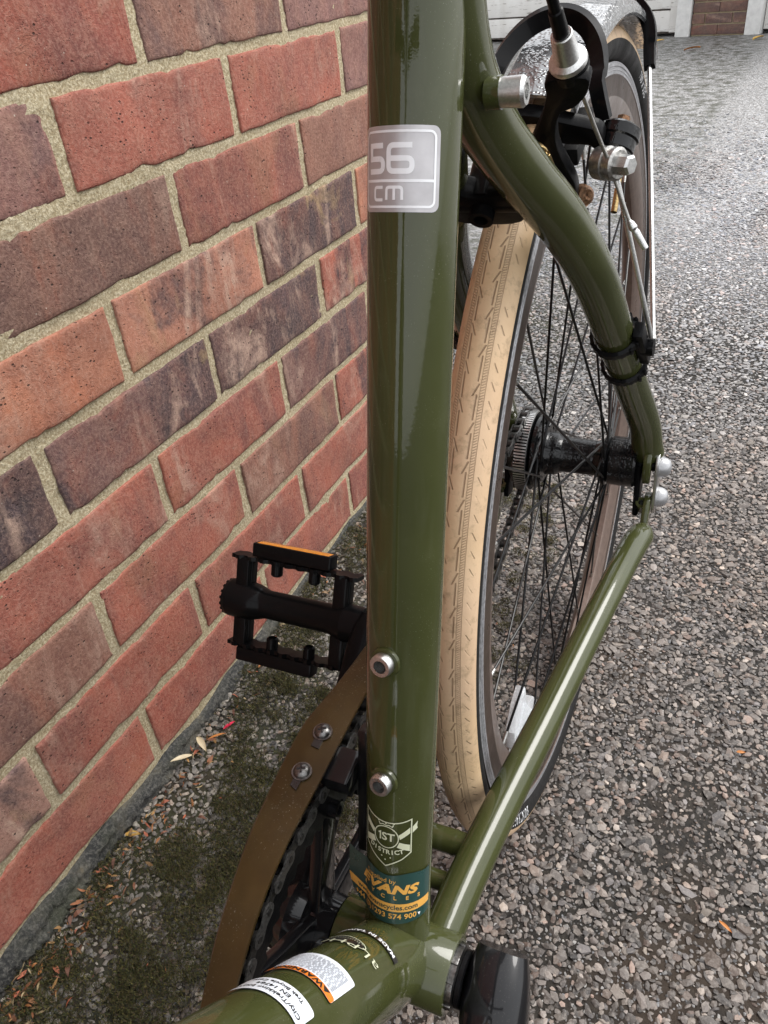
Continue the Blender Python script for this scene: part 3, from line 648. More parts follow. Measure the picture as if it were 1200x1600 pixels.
F += [tuple(range(N2)), tuple(range(3 * N2, 4 * N2))]; m.add(V, F, 0, False)
for i_ in range(N2): m.m[N2 + i_] = i_ % 2
m.m[-1] = m.m[-2] = 1
m.build('ridged_ring', [SILVER, BLACK], rear)
m = MB(); COGR = .0364; T = 18; V2 = []
for kk in range(T * 6):
    a = 2 * PI * kk / (T * 6); r_ = COGR + .0022 * math.cos(a * T); V2.append((0, r_ * math.cos(a), r_ * math.sin(a)))
prism(m, [np.array([-.0478, p[1], p[2]]) for p in V2], XA, .0032, .0004)
lathe(m, crisp([(.018, -.056), (.027, -.055), (.027, -.046), (.022, -.046)]), (0, 0, 0), XA, 32, smooth=True); m.build('sprocket', DARKSTEEL, rear)
# spokes, 32 in four sets, crossed
spm = MB(); tube(spm, [(0, 0, 0), (0, 0, 1)], 1.0, 8, caps=False); spoke_me = spm.mesh('spoke', SPOKE)
nipm = MB(); lathe(nipm, [(.0017, 0), (.0017, .008), (.0013, .0115), (.0013, .012)], (0, 0, 0), (0, 0, 1), 10); nip_me = nipm.mesh('nipple', STEEL)
def spokes(w):
    for i in range(32):
        side = 1 if i % 2 == 0 else -1; j = i // 2; lead = 1 if j % 2 == 0 else -1
        fr = .0205 if side > 0 else .0255; fx = .030 if side > 0 else -.0258
        ar = 2 * PI * i / 32 + R(4.5); ah = ar + lead * R(64) 
        h = np.array([fx + .0016 * lead, fr * math.cos(ah), fr * math.sin(ah)]); e = np.array([.0022 * side, .2690 * math.cos(ar), .2690 * math.sin(ar)])
        d = e - h; L = np.linalg.norm(d); q = Vector(d).to_track_quat('Z', 'Y')
        o = link('spoke', spoke_me, w); o.matrix_local = Matrix.Translation(Vector(h)) @ q.to_matrix().to_4x4() @ Matrix.Diagonal((.00105, .00105, L, 1))
        o2 = link('nipple', nip_me, w); q2 = Vector(-d).to_track_quat('Z', 'Y'); o2.matrix_local = Matrix.Translation(Vector(e + nrm(d) * .004)) @ q2.to_matrix().to_4x4()
spokes(rear); spokes(front)
fhm = MB(); lathe(fhm, crisp([(.006, -.05), (.018, -.036), (.018, -.033), (.012, -.028), (.012, .028), (.018, .033), (.018, .036), (.006, .05)]), (0, 0, 0), XA, 24); fhm.build('hub', DAMPBLACK, front)
# clear spoke reflector
m = MB(); ang = R(214.5); rc = .243; er = np.array([0, math.cos(ang), math.sin(ang)]); et = np.array([0, -math.sin(ang), math.cos(ang)])
pl = [er * (rc + a * 1.75) + et * b + XA * .004 for a, b in ((-.013, -.026), (-.004, -.031), (.009, -.028), (.015, -.012), (.015, .012), (.009, .028), (-.004, .031), (-.013, .026), (-.009, .008), (-.009, -.008))]
prism(m, pl, XA, .009, .002)
for b in np.linspace(-.02, .02, 9): box(m, er * (rc + .003) + et * b + XA * .009, XA, er, et, .0012, .014, .0012, .0004)
m.build('spoke_reflector', CLEAR, rear)
# valve
av = R(52); m = MB(); ev = np.array([0, math.cos(av), math.sin(av)]); lathe(m, crisp([(.003, -.052), (.003, -.03), (.0022, -.03), (.0022, 0)]), ev * .28, ev, 12); m.build('valve', BRASS, rear)

# --- stays ---------------------------------------------------------
SSP_ = [(.0655, .002, .012, .0133), (.0640, -.004, .024, .0133), (.0615, -.022, .055, .0130), (.0545, -.0686, .111, .0127), (.049, -.130, .177, .0125), (.0425, -.1800, .2330, .0122), (.0325, -.2150, .2715, .0120), (.0215, -.2440, .2995, .0120), (.0142, -.2660, .3210, .0120), (.0105, -.2850, .3400, .0122), (.0090, -.3000, .3600, .0124), (.0085, -.3060, .3900, .0122), (.0085, -.3030, .4300, .0110), (.0100, -.296, .460, .009)]
CSP = [(.0703, -.020, -.0640, .0070), (.0705, -.026, -.0590, .0100), (.0700, -.040, -.0500, .0116), (.0668, -.064, -.0455, .0117), (.0605, -.118, -.0440, .0110), (.0500, -.195, -.0495, .0110), (.0400, -.270, -.0550, .0112), (.0300, -.340, -.0610, .0114), (.0235, -.392, -.0660, .0118), (.0205, -.430, -.0700, .0120)]
SSP = [(a, b, c, d * (1.0 + .13 * min(1, max(0, (c - .16) / .12)))) for a, b, c, d in SSP_]
for s_ in (1, -1):
    P = smooth_path([(s_ * a, b, c, d) for a, b, c, d in SSP], 7); m = MB(); tube(m, P[:, :3], P[:, 3], 32); ss = part(m, 'seat_stay', OLIVE)
    if s_ > 0:
        seatstayL = ss; m = MB(); b0 = np.array([.0270, -.2990, .3440]); lathe(m, crisp([(.0030, 0), (.0062, .0), (.0062, .006), (.004, .006)]), b0 - XA * .006, XA, 20); m.build('cable_boss', OLIVE, ss)
        m = MB(); lathe(m, crisp([(.0030, .0), (.0055, .0), (.0058, .0085), (.0048, .0098), (.0030, .0098), (.0028, .005), (.0001, .005)]), b0, XA, 24); m.build('boss_bolt', SILVER, ss)
    P = smooth_path([(s_ * a, b, c, d) for a, b, c, d in CSP], 7); fl = [max(.28, min(1, .28 + i / 20)) for i in range(len(P))]; m = MB(); tube(m, P[:, :3], [(max(r_, .0112) if i < 12 else r_, r_ * k_) for i, (r_, k_) in enumerate(zip(P[:, 3], fl))], 32); cs_o = part(m, 'chain_stay', OLIVE)
    # dropout: hooded tab above, flattened tip below and a bare plate bolted outside
    m = MB(); prism(m, closed_smooth([(s_ * .067, .016, .018), (s_ * .067, -.016, .020), (s_ * .067, -.019, -.004), (s_ * .067, -.006, -.016), (s_ * .067, .012, -.012)], 4), XA, .0065, .0015, smooth=True)
    prism(m, closed_smooth([(s_ * .0700, -.034, -.058), (s_ * .0700, -.022, -.032), (s_ * .0700, -.010, -.026), (s_ * .0700, .006, -.034), (s_ * .0700, .004, -.058), (s_ * .0700, -.016, -.070)], 4), XA, .0060, .0014, smooth=True)
    lathe(m, crisp([(.0026, -.006), (.0052, -.006), (.0052, .007), (.0026, .007)]), (s_ * .0655, -.012, -.036), (0, .55, -.8), 18)
    part(m, 'dropout', OLIVE)
    m = MB(); prism(m, closed_smooth([(s_ * .0752, .010, .016), (s_ * .0752, -.010, .014), (s_ * .0752, -.014, -.008), (s_ * .0752, -.012, -.040), (s_ * .0752, 0, -.049), (s_ * .0752, .012, -.038), (s_ * .0752, .014, -.004)], 4), XA, .0028, .0005); part(m, 'dropout_plate', SILVER)
    m = MB(); prism(m, [(s_ * .0595, .008, .006), (s_ * .0595, -.012, .004), (s_ * .0605, -.016, -.046), (s_ * .0605, -.002, -.050), (s_ * .0600, .010, -.03)], XA, .005, .0012); part(m, 'slider_block', BLACKM)
    for (py, pz) in ((0., -.001), (.001, -.0335)):
        m = MB(); q_ = np.array([s_ * .0762, py, pz]); lathe(m, [(.0092, 0), (.0092, 0), (.0092, .0025), (.0086, .0055), (.0066, .0085), (.0036, .0100), (.0001, .0104)], q_, XA * s_, 28); part(m, 'dome_nut', DULLSILVER)
    m = MB(); tube(m, [(s_ * .057, 0, 0), (s_ * .0765, 0, 0)], .0055, 16); part(m, 'axle_end', BLACKM)
# bridges
m = MB(); tube(m, [(-.026, -.365, -.071), (.026, -.365, -.071)], .0080, 20); lathe(m, crisp([(.0084, .0), (.0084, .002), (.006, .002)]), (.0075, -.365, -.071), XA, 20); part(m, 'chain_stay_bridge', OLIVE)
m = MB(); tube(m, [(-.022, -.388, -.078), (.022, -.388, -.078)], .0062, 18); part(m, 'chain_stay_bridge', OLIVE)
m = MB(); tube(m, [(-.027, -.2400, .2905), (.027, -.2400, .2905)], .0080, 20); bridge = part(m, 'brake_bridge', BLACKM)
NB = nrm((0, .75, .66))
m = MB(); lathe(m, crisp([(.0025, -.004), (.0036, -.012), (.0062, -.012), (.0062, -.004), (.0105, -.004), (.0105, .03), (.006, .03)]), (0, -.2400, .2890), NB, 26)
prism(m, closed_smooth([np.array([0, -.2400, .2890]) + XA * a + nrm((0, -.66, .75)) * b for a, b in ((-.024, .006), (-.014, .013), (0, .009), (.014, .013), (.024, .006), (.018, -.010), (0, -.013), (-.018, -.010))], 3), NB, .013, .002); part(m, 'brake_mount', BLACKM)
# mudguard mounts strapped to both seat stays
def stay_pt(s_, t): P = smooth_path([(s_ * a, b, c, d) for a, b, c, d in SSP], 7); i = int(t); return P[i] + (P[i + 1] - P[i]) * (t - i)
for s_ in (1, -1):
    grp = MB(); 
    for tI in (24.0, 27.6):
        p0, p1 = stay_pt(s_, tI), stay_pt(s_, tI + .5); d_ = nrm((p1 - p0)[:3]); x_ = nrm(XA * s_ - (XA * s_ @ d_) * d_); y_ = np.cross(d_, x_); r_ = p0[3] + .0009
        V = []; F = []; nn = 40
        for kk in range(nn):
            a = 2 * PI * kk / nn; e_ = x_ * math.cos(a) + y_ * math.sin(a); up = .0033; out_ = .0022 + (.0006 if kk % 2 else 0) 
            for (dr, dz) in ((0, -up), (out_, -up * .8), (out_, up * .8), (0, up)): V.append(p0[:3] + e_ * (r_ + dr) + d_ * dz)
        for kk in range(nn):
            for q_ in range(4): F.append((kk * 4 + q_, kk * 4 + (q_ + 1) % 4, ((kk + 1) % nn) * 4 + (q_ + 1) % 4, ((kk + 1) % nn) * 4 + q_))
        grp.add(V, F, 0, False)
        for a in (-1.1, -.75, .35, .7):   # ladder teeth of the strap
            sgn = 1 if s_ > 0 else 1; e_ = x_ * math.cos(a) + y_ * math.sin(a) * -1; box(grp, p0[:3] + e_ * (r_ + .0028), e_, d_, np.cross(e_, d_), .0010, .0036, .0011, .0003)
    p0 = stay_pt(s_, 24.); p1 = stay_pt(s_, 29.5); d_ = nrm((p1 - p0)[:3]); x_ = nrm(XA * s_ - (XA * s_ @ d_) * d_); mid = (p0[:3] + p1[:3]) / 2 + x_ * .0165
    box(grp, mid + d_ * .001, x_, d_, np.cross(x_, d_), .0032, .022, .0055, .0012); lathe(grp, crisp([(.001, -.004), (.006, -.004), (.006, .004), (.001, .004)]), mid - d_ * .004 + x_ * .003, x_, 18)
    part(grp, 'mudguard_mount', BLACK)
# --- mudguard ---------------------------------------------------------
GR = .3545; a0, a1 = R(60), R(115.5)
m = MB(); sec = [(GR - .009, -.0240), (GR - .004, -.0232), (GR + .0005, -.0190), (GR + .0015, -.009), (GR + .0022, -.0025), (GR + .0026, 0), (GR + .0022, .0025), (GR + .0015, .009), (GR + .0005, .0190), (GR - .004, .0232), (GR - .009, .0240)]
inner = [(r_ - .0018, x_ * .955) for r_, x_ in sec[::-1]]
revolve(m, sec + inner, 90, 0, closed=True, a0=a0, a1=a1)
for aa, ix in ((a0, 0), (a1, 1)): m.add([(x_, r_ * math.cos(aa), r_ * math.sin(aa)) for r_, x_ in sec + inner], [tuple(range(len(sec + inner)))], 0, False)
guard = part(m, 'mudguard', WETBLACK)
def arch(aa, rod_to, legs, top, drop, half):
    er_ = np.array([0, math.cos(aa), math.sin(aa)]); et_ = np.array([0, -math.sin(aa), math.cos(aa)]); P = []
    for ph in np.linspace(-PI / 2, PI / 2, 25): P.append(np.array(top) + XA * half * math.sin(ph) + np.array(drop) * (1 - math.cos(ph)))
    d_ = nrm(np.array(rod_to[1]) - P[-1]); P2 = [P[0] + nrm(np.array(rod_to[0]) - P[0]) * legs] + P + [P[-1] + d_ * legs]
    m = MB(); V = []; F = []; P2 = smooth_path(P2, 2); NN = len(P2)
    T_ = np.gradient(P2, axis=0)
    for i in range(NN):
        t_ = nrm(T_[i]); w_ = et_ - (et_ @ t_) * t_; w_ = nrm(w_); n_ = np.cross(t_, w_)
        for (a, b) in ((-.0056, -.0026), (-.0050, .0026), (.0050, .0026), (.0056, -.0026)): V.append(P2[i] + n_ * a * (1 - .25 * abs(2 * i / (NN - 1) - 1) ** 3) + w_ * b)
    for i in range(NN - 1):
        for q_ in range(4): F.append((i * 4 + q_, i * 4 + (q_ + 1) % 4, (i + 1) * 4 + (q_ + 1) % 4, (i + 1) * 4 + q_))
    F += [(0, 1, 2, 3), tuple((NN - 1) * 4 + q_ for q_ in range(4))]
    m.add(V, F, 0, True); br = m.build('stay_bracket', BLACK, guard)
    for s_, q_, e_ in ((-1, rod_to[0], P2[0]), (1, rod_to[1], P2[-1])):
        m = MB(); tube(m, [e_ - nrm(np.array(q_) - e_) * .012, np.array(q_)], .0017, 12); part(m, 'stay_rod', SILVER)
q1 = (.0712, -.1165, .170)
arch(R(106), ((-.0712, -.1165, .170), q1), .020, (0, -.094, .3545), (0, -.037, -.031), .0305); arch(R(74), ((-.0722, -.110, .163), (.0722, -.110, .163)), .018, (0, .099, .349), (0, -.022, -.032), .0290)

# --- rear brake -----------------------------------------------------------
m = MB()
arm = [(.0215, -.2005, .3400), (.0402, -.2007, .3406), (.0400, -.1947, .3337), (.0336, -.1886, .3269), (.0249, -.1853, .3231), (.0207, -.1770, .3137), (.0198, -.1672, .3025), (.0227, -.1566, .2904), (.0255, -.1472, .2798), (.0247, -.1374, .2686), (.0194, -.1343, .2651), (.0145, -.1435, .2755), (.0105, -.1586, .2928), (.0030, -.1660, .3011), (.0075, -.1734, .3096), (.0146, -.1835, .3210), (.0195, -.1935, .3324)]
prism(m, closed_smooth([np.array(p) - NB * .004 for p in arm], 4), NB, .0085, .0009, smooth=False, seg=2); part(m, 'brake_arm', BLACKM)
m = MB(); yarm = [(-.024, -.1601, .3115), (.0013, -.1587, .3098), (.0148, -.1553, .3060), (.0249, -.1527, .3031), (.0350, -.1500, .2999), (.0385, -.1450, .2945), (.0350, -.1360, .2841), (.0302, -.1416, .2905), (.0159, -.1429, .2919), (.0021, -.1478, .2975), (-.024, -.1536, .3040)]
prism(m, closed_smooth([np.array(p) + NB * .007 for p in yarm], 3), NB, .0085, .0010, smooth=False)
prism(m, closed_smooth([np.array(p) + NB * .004 for p in ((-.030, -.160, .310), (-.014, -.162, .313), (-.018, -.150, .300), (-.0235, -.138, .286), (-.0250, -.128, .272), (-.0320, -.128, .272), (-.0335, -.142, .290))], 3), NB, .009, .002, smooth=True); part(m, 'brake_arm', BLACKM)
m = MB(); c0 = np.array([.0430, -.1270, .2915]); ua = nrm((.15, .55, .80)); lathe(m, crisp([(.004, -.014), (.0105, -.013), (.0105, -.006), (.0112, -.005), (.0112, .001), (.0122, .002), (.0122, .0075), (.0095, .0095), (.004, .0098)]), c0, ua, 30); part(m, 'pivot_drum', DAMPBLACK)
m = MB(); lathe(m, crisp([(.0001, .0145), (.0038, .0145), (.0038, .0096)]), c0, ua, 6); part(m, 'pivot_bolt', RUST)
# cable anchor
an = np.array([.0455, -.1505, .2850]); ad = nrm((.80, -.42, .02)); m = MB(); lathe(m, crisp([(.003, -.010), (.0088, -.010), (.0092, -.003), (.0080, -.0025), (.0080, .0005), (.0090, .001), (.0090, .0035), (.0075, .0045), (.004, .0045)]), an, ad, 26); part(m, 'anchor_washer', STEEL)
m = MB(); lathe(m, crisp([(.0055, .0045), (.0055, .0115), (.0044, .0130), (.0001, .0130)]), an, ad, 6, smooth=False); part(m, 'anchor_nut', SILVER)
m = MB(); d0 = np.array([.0335, -.187, .3290]); P = smooth_path([d0, (.0385, -.172, .3085), an + (-.002, -.006, .004), (.0485, -.152, .2745), (.0566, -.150, .2540), (.0600, -.150, .2480)], 6); tube(m, P, .0011, 10); cable = part(m, 'brake_cable', CABLE)
m = MB(); lathe(m, crisp([(.0011, -.002), (.0022, 0), (.0026, .003), (.0019, .0045), (.0024, .006), (.0020, .017), (.0012, .0175)]), (.0575, -.150, .2525), nrm((.0056, 0, -.0085)), 14); m.build('cable_tip', SILVER, cable)
# barrel adjuster and outer casing
bd = nrm(np.array([.0290, -.2200, .3625]) - np.array([.0310, -.1995, .3392])); b0 = np.array([.0310, -.1995, .3392]); m = MB()
lathe(m, crisp([(.0088, -.003), (.0094, .0), (.0094, .003), (.0080, .0035)]), b0, bd, 30); part(m, 'adjuster_ring', BLACK)
m = MB(); lathe(m, [(.0072, .0036), (.0092, .0036), (.0092, .0036), (.0094, .0046), (.0090, .0060), (.0090, .0060), (.0066, .0074), (.0066, .0074), (.0064, .0078), (.0052, .0205), (.0052, .0205), (.0047, .0211), (.0030, .0211)], b0, bd, 36); part(m, 'barrel_adjuster', SILVER)
m = MB(); lathe(m, crisp([(.0030, .0195), (.0037, .020), (.0034, .034), (.0026, .0345)]), b0, bd, 20); part(m, 'casing_ferrule', BLACK)
m = MB(); e0 = b0 + bd * .030; P = smooth_path([e0, e0 + bd * .03, (.0267, -.2400, .395), (.020, -.250, .430), (.010, -.29, .475), (.004, -.40, .488)], 7); tube(m, P, .0026, 16); part(m, 'brake_casing', BLACK)
# return spring
m = MB(); c0 = np.array([.0085, -.182, .2975]); x_, y_, d_ = basis(nrm((.55, -.70, -.2))); P = []
for t in np.linspace(0, 3.3 * 2 * PI, 90): P.append(c0 + (x_ * math.cos(t) + y_ * math.sin(t)) * .0058 + d_ * (.0021 * t / (2 * PI)))
P += [c0 + np.array([.010, .014, -.014]), c0 + np.array([.0165, .034, -.030])]; tube(m, P, .00105, 8); part(m, 'brake_spring', BRASS)
m = MB(); lathe(m, crisp([(.0005, .0005), (.003, .002), (.0055, .0), (.0055, -.004), (.007, -.004), (.007, -.010)]), (.0285, -.1335, .2640), nrm((.75, -.6, .25)), 24); part(m, 'pad_bolt', RUST)
m = MB(); lathe(m, crisp([(.0075, 0), (.0075, .005), (.003, .005)]), (.0215, -.1285, .2610), nrm((.75, -.6, .25)), 20); part(m, 'pad_washer', STEEL)
for s_ in (1, -1):
    m = MB(); cpad = np.array([s_ * .0172, -.108, .292]); tdir = nrm((0, -.292, -.108)); box(m, cpad, XA, nrm(np.cross(tdir, XA)), tdir, .0045, .0055, .023, .0015); part(m, 'brake_pad', RUBBER)

# --- drivetrain -------------------------------------------------------------------
m = MB(); RT = .097; T = 48; V2 = []
for kk in range(T * 6): a = 2 * PI * kk / (T * 6); r_ = RT - .0005 + .0026 * math.cos(a * T); V2.append((r_ * math.cos(a), r_ * math.sin(a)))
NV = len(V2); V = [(xx, BB[1] + q * p[0], BB[2] + q * p[1]) for xx in (-.0445, -.0475) for q in (1., .80) for p in V2]; F = []
for kk in range(NV):
    k2 = (kk + 1) % NV; o1, i1, o2, i2 = kk, NV + kk, 2 * NV + kk, 3 * NV + kk; F += [(o1, k2, NV + k2, i1), (o2, i2, 3 * NV + k2, 2 * NV + k2), (o1, o2, 2 * NV + k2, k2), (i1, NV + k2, 3 * NV + k2, i2)]
m.add(V, F, 0, False); ring = part(m, 'chainring', BLACKM)
CA = math.atan2(.0957, .1435)          # right crank points back and up
m = MB(); lathe(m, crisp([(.0165, -.0345), (.0185, -.036), (.0195, -.050), (.024, -.053), (.027, -.062), (.020, -.075), (.008, -.078)]), BB, XA, 36)
for kk in range(5):
    a = CA + 2 * PI * kk / 5 + PI / 5; er_ = np.array([0, math.cos(a), math.sin(a)]); et_ = np.array([0, -math.sin(a), math.cos(a)]); pl = [BB + XA * -.049 + er_ * p + et_ * q for p, q in ((.012, -.011), (.05, -.008), (.082, -.0085), (.088, 0), (.082, .0085), (.05, .008), (.012, .011))]
    prism(m, pl, XA, .009, .0025, smooth=False); lathe(m, crisp([(.001, .010), (.0028, .010), (.0028, .013), (.0052, .013), (.0052, .004)]), BB + XA * -.052 + er_ * .081, XA, 16)
part(m, 'crank_spider', CRANKBLACK)
def crank(s_, ang, xroot, xtip):
    er_ = np.array([0, math.cos(ang), math.sin(ang)]); et_ = np.array([0, -math.sin(ang), math.cos(ang)]); V = []; F = []; n_ = 36; st = 22
    for i in range(st + 1):
        t = i / st; L = -.021 + t * (.1725 + .021 + .013); bo = 1 - min(1, max(0, (L - .012) / .034)); bo = bo * bo * (3 - 2 * bo); w = .0130 + .0058 * bo - .002 * t; th = .0112 + .0075 * bo - .002 * t; xx = xroot + (xtip - xroot) * t
        en = min(1, i / 4); w *= math.sqrt(1 - .75 * (1 - en) ** 2); th *= math.sqrt(1 - .45 * (1 - en) ** 2); ef = min(1, (st - i) / 3); w *= math.sqrt(1 - .8 * (1 - ef) ** 2); th *= math.sqrt(1 - .5 * (1 - ef) ** 2)
        for kk in range(n_):
            a = 2 * PI * kk / n_; c_, q_ = math.cos(a), math.sin(a); sg = lambda z: math.copysign(abs(z) ** .74, z); V.append(BB + XA * (s_ * (xx + th * sg(c_))) + er_ * L + et_ * w * sg(q_))
    for i in range(st):
        for kk in range(n_): F.append((i * n_ + kk, i * n_ + (kk + 1) % n_, (i + 1) * n_ + (kk + 1) % n_, (i + 1) * n_ + kk))
    F += [tuple(range(n_)), tuple(range(st * n_, st * n_ + n_))]; m = MB(); m.add(V, F); return m
part(crank(-1, CA, .064, .074), 'crank_arm', BLACKM)
lc = crank(1, CA + PI, .0575, .072); part(lc, 'crank_arm', CRANKBLACK)
m = MB(); lathe(m, crisp([(.012, .0375), (.0150, .0390), (.0150, .0415), (.012, .042)]), BB, XA, 32); part(m, 'spindle_seal', BLACKM)
# chain: rollers joined, each outer plate pair its own piece
pitch = .0127; c1 = np.array([0., 0.]); c2 = BB[1:]; dv = c2 - c1; D_ = np.linalg.norm(dv); base = math.atan2(dv[1], dv[0]); off = math.acos((COGR - RT) / D_)
pts = []
def tang(sg): aa = base + sg * off; u = np.array([math.cos(aa), math.sin(aa)]); return c1 + u * COGR, c2 + u * RT, aa
A1, A2, aT = tang(-1); B1, B2, aB = tang(1)
if A1[1] < B1[1]: A1, A2, aT, B1, B2, aB = B1, B2, aB, A1, A2, aT
poly = []
poly += [A1 + (A2 - A1) * t for t in np.linspace(0, 1, 60, endpoint=False)]
def arcpts(c, r_, a_from, a_to, via):
    d_ = (a_to - a_from) % (2 * PI); m1 = a_from + d_ / 2
    if np.dot([math.cos(m1), math.sin(m1)], via) < 0: d_ -= 2 * PI
    return [c + r_ * np.array([math.cos(a_from + d_ * t), math.sin(a_from + d_ * t)]) for t in np.linspace(0, 1, 90, endpoint=False)]
poly += arcpts(c2, RT, aT, aB, dv); poly += [B2 + (B1 - B2) * t for t in np.linspace(0, 1, 60, endpoint=False)]; poly += arcpts(c1, COGR, aB, aT, -dv)
poly = np.array(poly + [poly[0]]); sl_ = np.r_[0, np.cumsum(np.linalg.norm(np.diff(poly, axis=0), axis=1))]; NL = int(round(sl_[-1] / pitch / 2)) * 2
pin = np.stack([np.interp(np.arange(NL) * sl_[-1] / NL, sl_, poly[:, i]) for i in (0, 1)], 1)
def plate(p, q, xs, w):
    d_ = q - p; L = np.linalg.norm(d_); d_ = d_ / L; n_ = np.array([-d_[1], d_[0]]); out = []
    for kk in range(9): a = PI / 2 + PI * kk / 8; out.append(p + d_ * math.cos(a) * w + n_ * math.sin(a) * w)
    out.append((p + q) / 2 - n_ * w * .62)
    for kk in range(9): a = -PI / 2 + PI * kk / 8; out.append(q + d_ * math.cos(a) * w + n_ * math.sin(a) * w)
    out.append((p + q) / 2 + n_ * w * .62)
    return [np.array([xs, o_[0], o_[1]]) for o_ in out]
m = MB()
for i in range(NL):
    p, q = pin[i], pin[(i + 1) % NL]; tube(m, [(-.0508, *p), (-.0412, *p)], .0018, 8)
    tube(m, [(-.0482, *p), (-.0438, *p)], .0038, 10)
    if i % 2:
        for xs in (-.0486, -.0434): prism(m, plate(p, q, xs, .0043), XA, .0010, 0)
chain = part(m, 'chain', DARKSTEEL)
for i in range(0, NL, 2):
    m = MB()
    for xs in (-.0498, -.0422): prism(m, plate(pin[i], pin[i + 1], xs, .0044), XA, .0010, 0)
    m.build('chain_link', CHAINSTEEL, chain)
# chain guard: brown flange over the chain, with an outer skirt
inn = [(-.038, -.118, .030), (-.038, -.108, .053), (-.040, -.088, .073), (-.0405, -.069, .088), (-.041, -.047, .1005), (-.041, -.024, .1085), (-.041, .000, .1115), (-.041, .020, .1125), (-.041, .050, .1155), (-.041, .082, .1175), (-.040, .125, .118)]
out = [(-.055, -.122, .028), (-.0560, -.108, .053), (-.0565, -.088, .0715), (-.0580, -.068, .088), (-.0595, -.047, .1005), (-.0620, -.020, .1100), (-.0640, .004, .1125), (-.0655, .030, .1150), (-.0655, .052, .1165), (-.0620, .085, .1150), (-.0590, .125, .1140)]
I_ = smooth_path([np.array([a, b, c]) + (0, BB[1], BB[2]) for a, b, c in inn], 6); O_ = smooth_path([np.array([a, b, c]) + (0, BB[1], BB[2]) for a, b, c in out], 6)
m = MB(); V = []; F = []; NG = len(I_)
for i in range(NG):
    u_ = nrm(np.cross(nrm(np.gradient(I_, axis=0)[i]), O_[i] - I_[i])); u_ = u_ if u_[2] > 0 or abs(u_[2]) < .2 and u_ @ (I_[i] - BB) > 0 else -u_
    rad = nrm((I_[i] - BB) * np.array([0, 1, 1]))
    for p in (I_[i], I_[i] + (O_[i] - I_[i]) * .5 + u_ * .0006, O_[i] - (O_[i] - I_[i]) * .06, O_[i] - u_ * .0012, O_[i] - u_ * .022, O_[i] - u_ * .022 + XA * .0018, O_[i] - u_ * .0025 + XA * .0020, I_[i] - u_ * .0018): V.append(p)
for i in range(NG - 1):
    for q_ in range(8): F.append((i * 8 + q_, i * 8 + (q_ + 1) % 8, (i + 1) * 8 + (q_ + 1) % 8, (i + 1) * 8 + q_))
F += [tuple(range(8)), tuple((NG - 1) * 8 + q_ for q_ in range(8))]; m.add(V, F, 0, True); cg = part(m, 'chain_guard', BROWNGUARD)
for (sx_, sy_) in ((-.0500, -.3960), (-.0497, -.4180)):
    j = int(np.argmin(np.abs((I_[:, 1] + O_[:, 1]) / 2 - sy_))); top_ = (I_[j] + (O_[j] - I_[j]) * .45); t_ = nrm(I_[j + 1] - I_[j - 1]); n_ = nrm(np.cross(O_[j] - I_[j], t_)); n_ = n_ if n_[2] > 0 else -n_
    m = MB(); prism(m, [top_ + n_ * .0011 + t_ * a + nrm(O_[j] - I_[j]) * b for a, b in ((-.0100, -.0024), (-.0100, .0024), (.003, .0024), (.003, -.0024))], n_, .0006, 0); m.build('slot', PRINT['black_print'], cg)
    m = MB(); lathe(m, [(.0055, .0012), (.0055, .0017), (.0055, .0017), (.0046, .0017), (.0046, .0017), (.0044, .0028), (.0034, .0039), (.0017, .0045), (.0001, .0046)], top_, n_, 26)
    s1 = nrm(t_ + nrm(O_[j] - I_[j]) * .6); s2 = np.cross(n_, s1)
    m.build('guard_screw', SCREWSTEEL, cg)
    m = MB()
    for e1, e2 in ((s1, s2), (s2, s1)): box(m, top_ + n_ * .0047, e1, e2, n_, .0024, .0005, .0005, 0)
    m.build('screw_cross', PRINT['black_print'], cg)
# bracket that ties the guard to the seat tube
m = MB(); box(m, (-.0365, -.4060, .0345), XA, nrm((0, 1, .15)), nrm((0, -.15, 1)), .0090, .0105, .0065, .0022); box(m, (-.0245, -.4020, .020), XA, nrm((0, .27, .96)), nrm((0, -.96, .27)), .0035, .040, .0060, .0015); tube(m, [(-.030, -.404, -.012), (-.022, -.40, .03)], .004, 10)
part(m, 'guard_bracket', CRANKBLACK)
# right pedal
PC = np.array([0, -.289, .023]); pd = nrm((0, .45, .89)); pn = np.array([0, -.89, .45]); pn = nrm(pn)
m = MB(); A_ = lambda x_, a=0, b=0: PC + XA * x_ + pd * a + pn * b
lathe(m, crisp([(.006, -.078), (.0125, -.079), (.0135, -.092)]) + [(.0135, -.092), (.0120, -.098), (.0105, -.103), (.0102, -.155), (.0118, -.160), (.0118, -.160), (.0132, -.165), (.0139, -.170), (.0139, -.184), (.0139, -.184), (.0129, -.187), (.0129, -.187), (.0115, -.1875), (.0115, -.186), (.002, -.186)], PC, XA, 32)
for x_ in (-.096, -.174):
    for s_ in (1, -1): box(m, A_(x_, s_ * .021), XA, pd, pn, .0050, .0115, .0065, .0012); box(m, A_(x_, s_ * .021), XA, pd, pn, .0058, .0105, .0024, .0008)
for kk in range(18): a = 2 * PI * kk / 18; e_ = pd * math.cos(a) + pn * math.sin(a); box(m, A_(-.1865) + e_ * .0121, XA, e_, np.cross(XA, e_), .0012, .0011, .0010, 0)
pedal = part(m, 'pedal', BLACK)
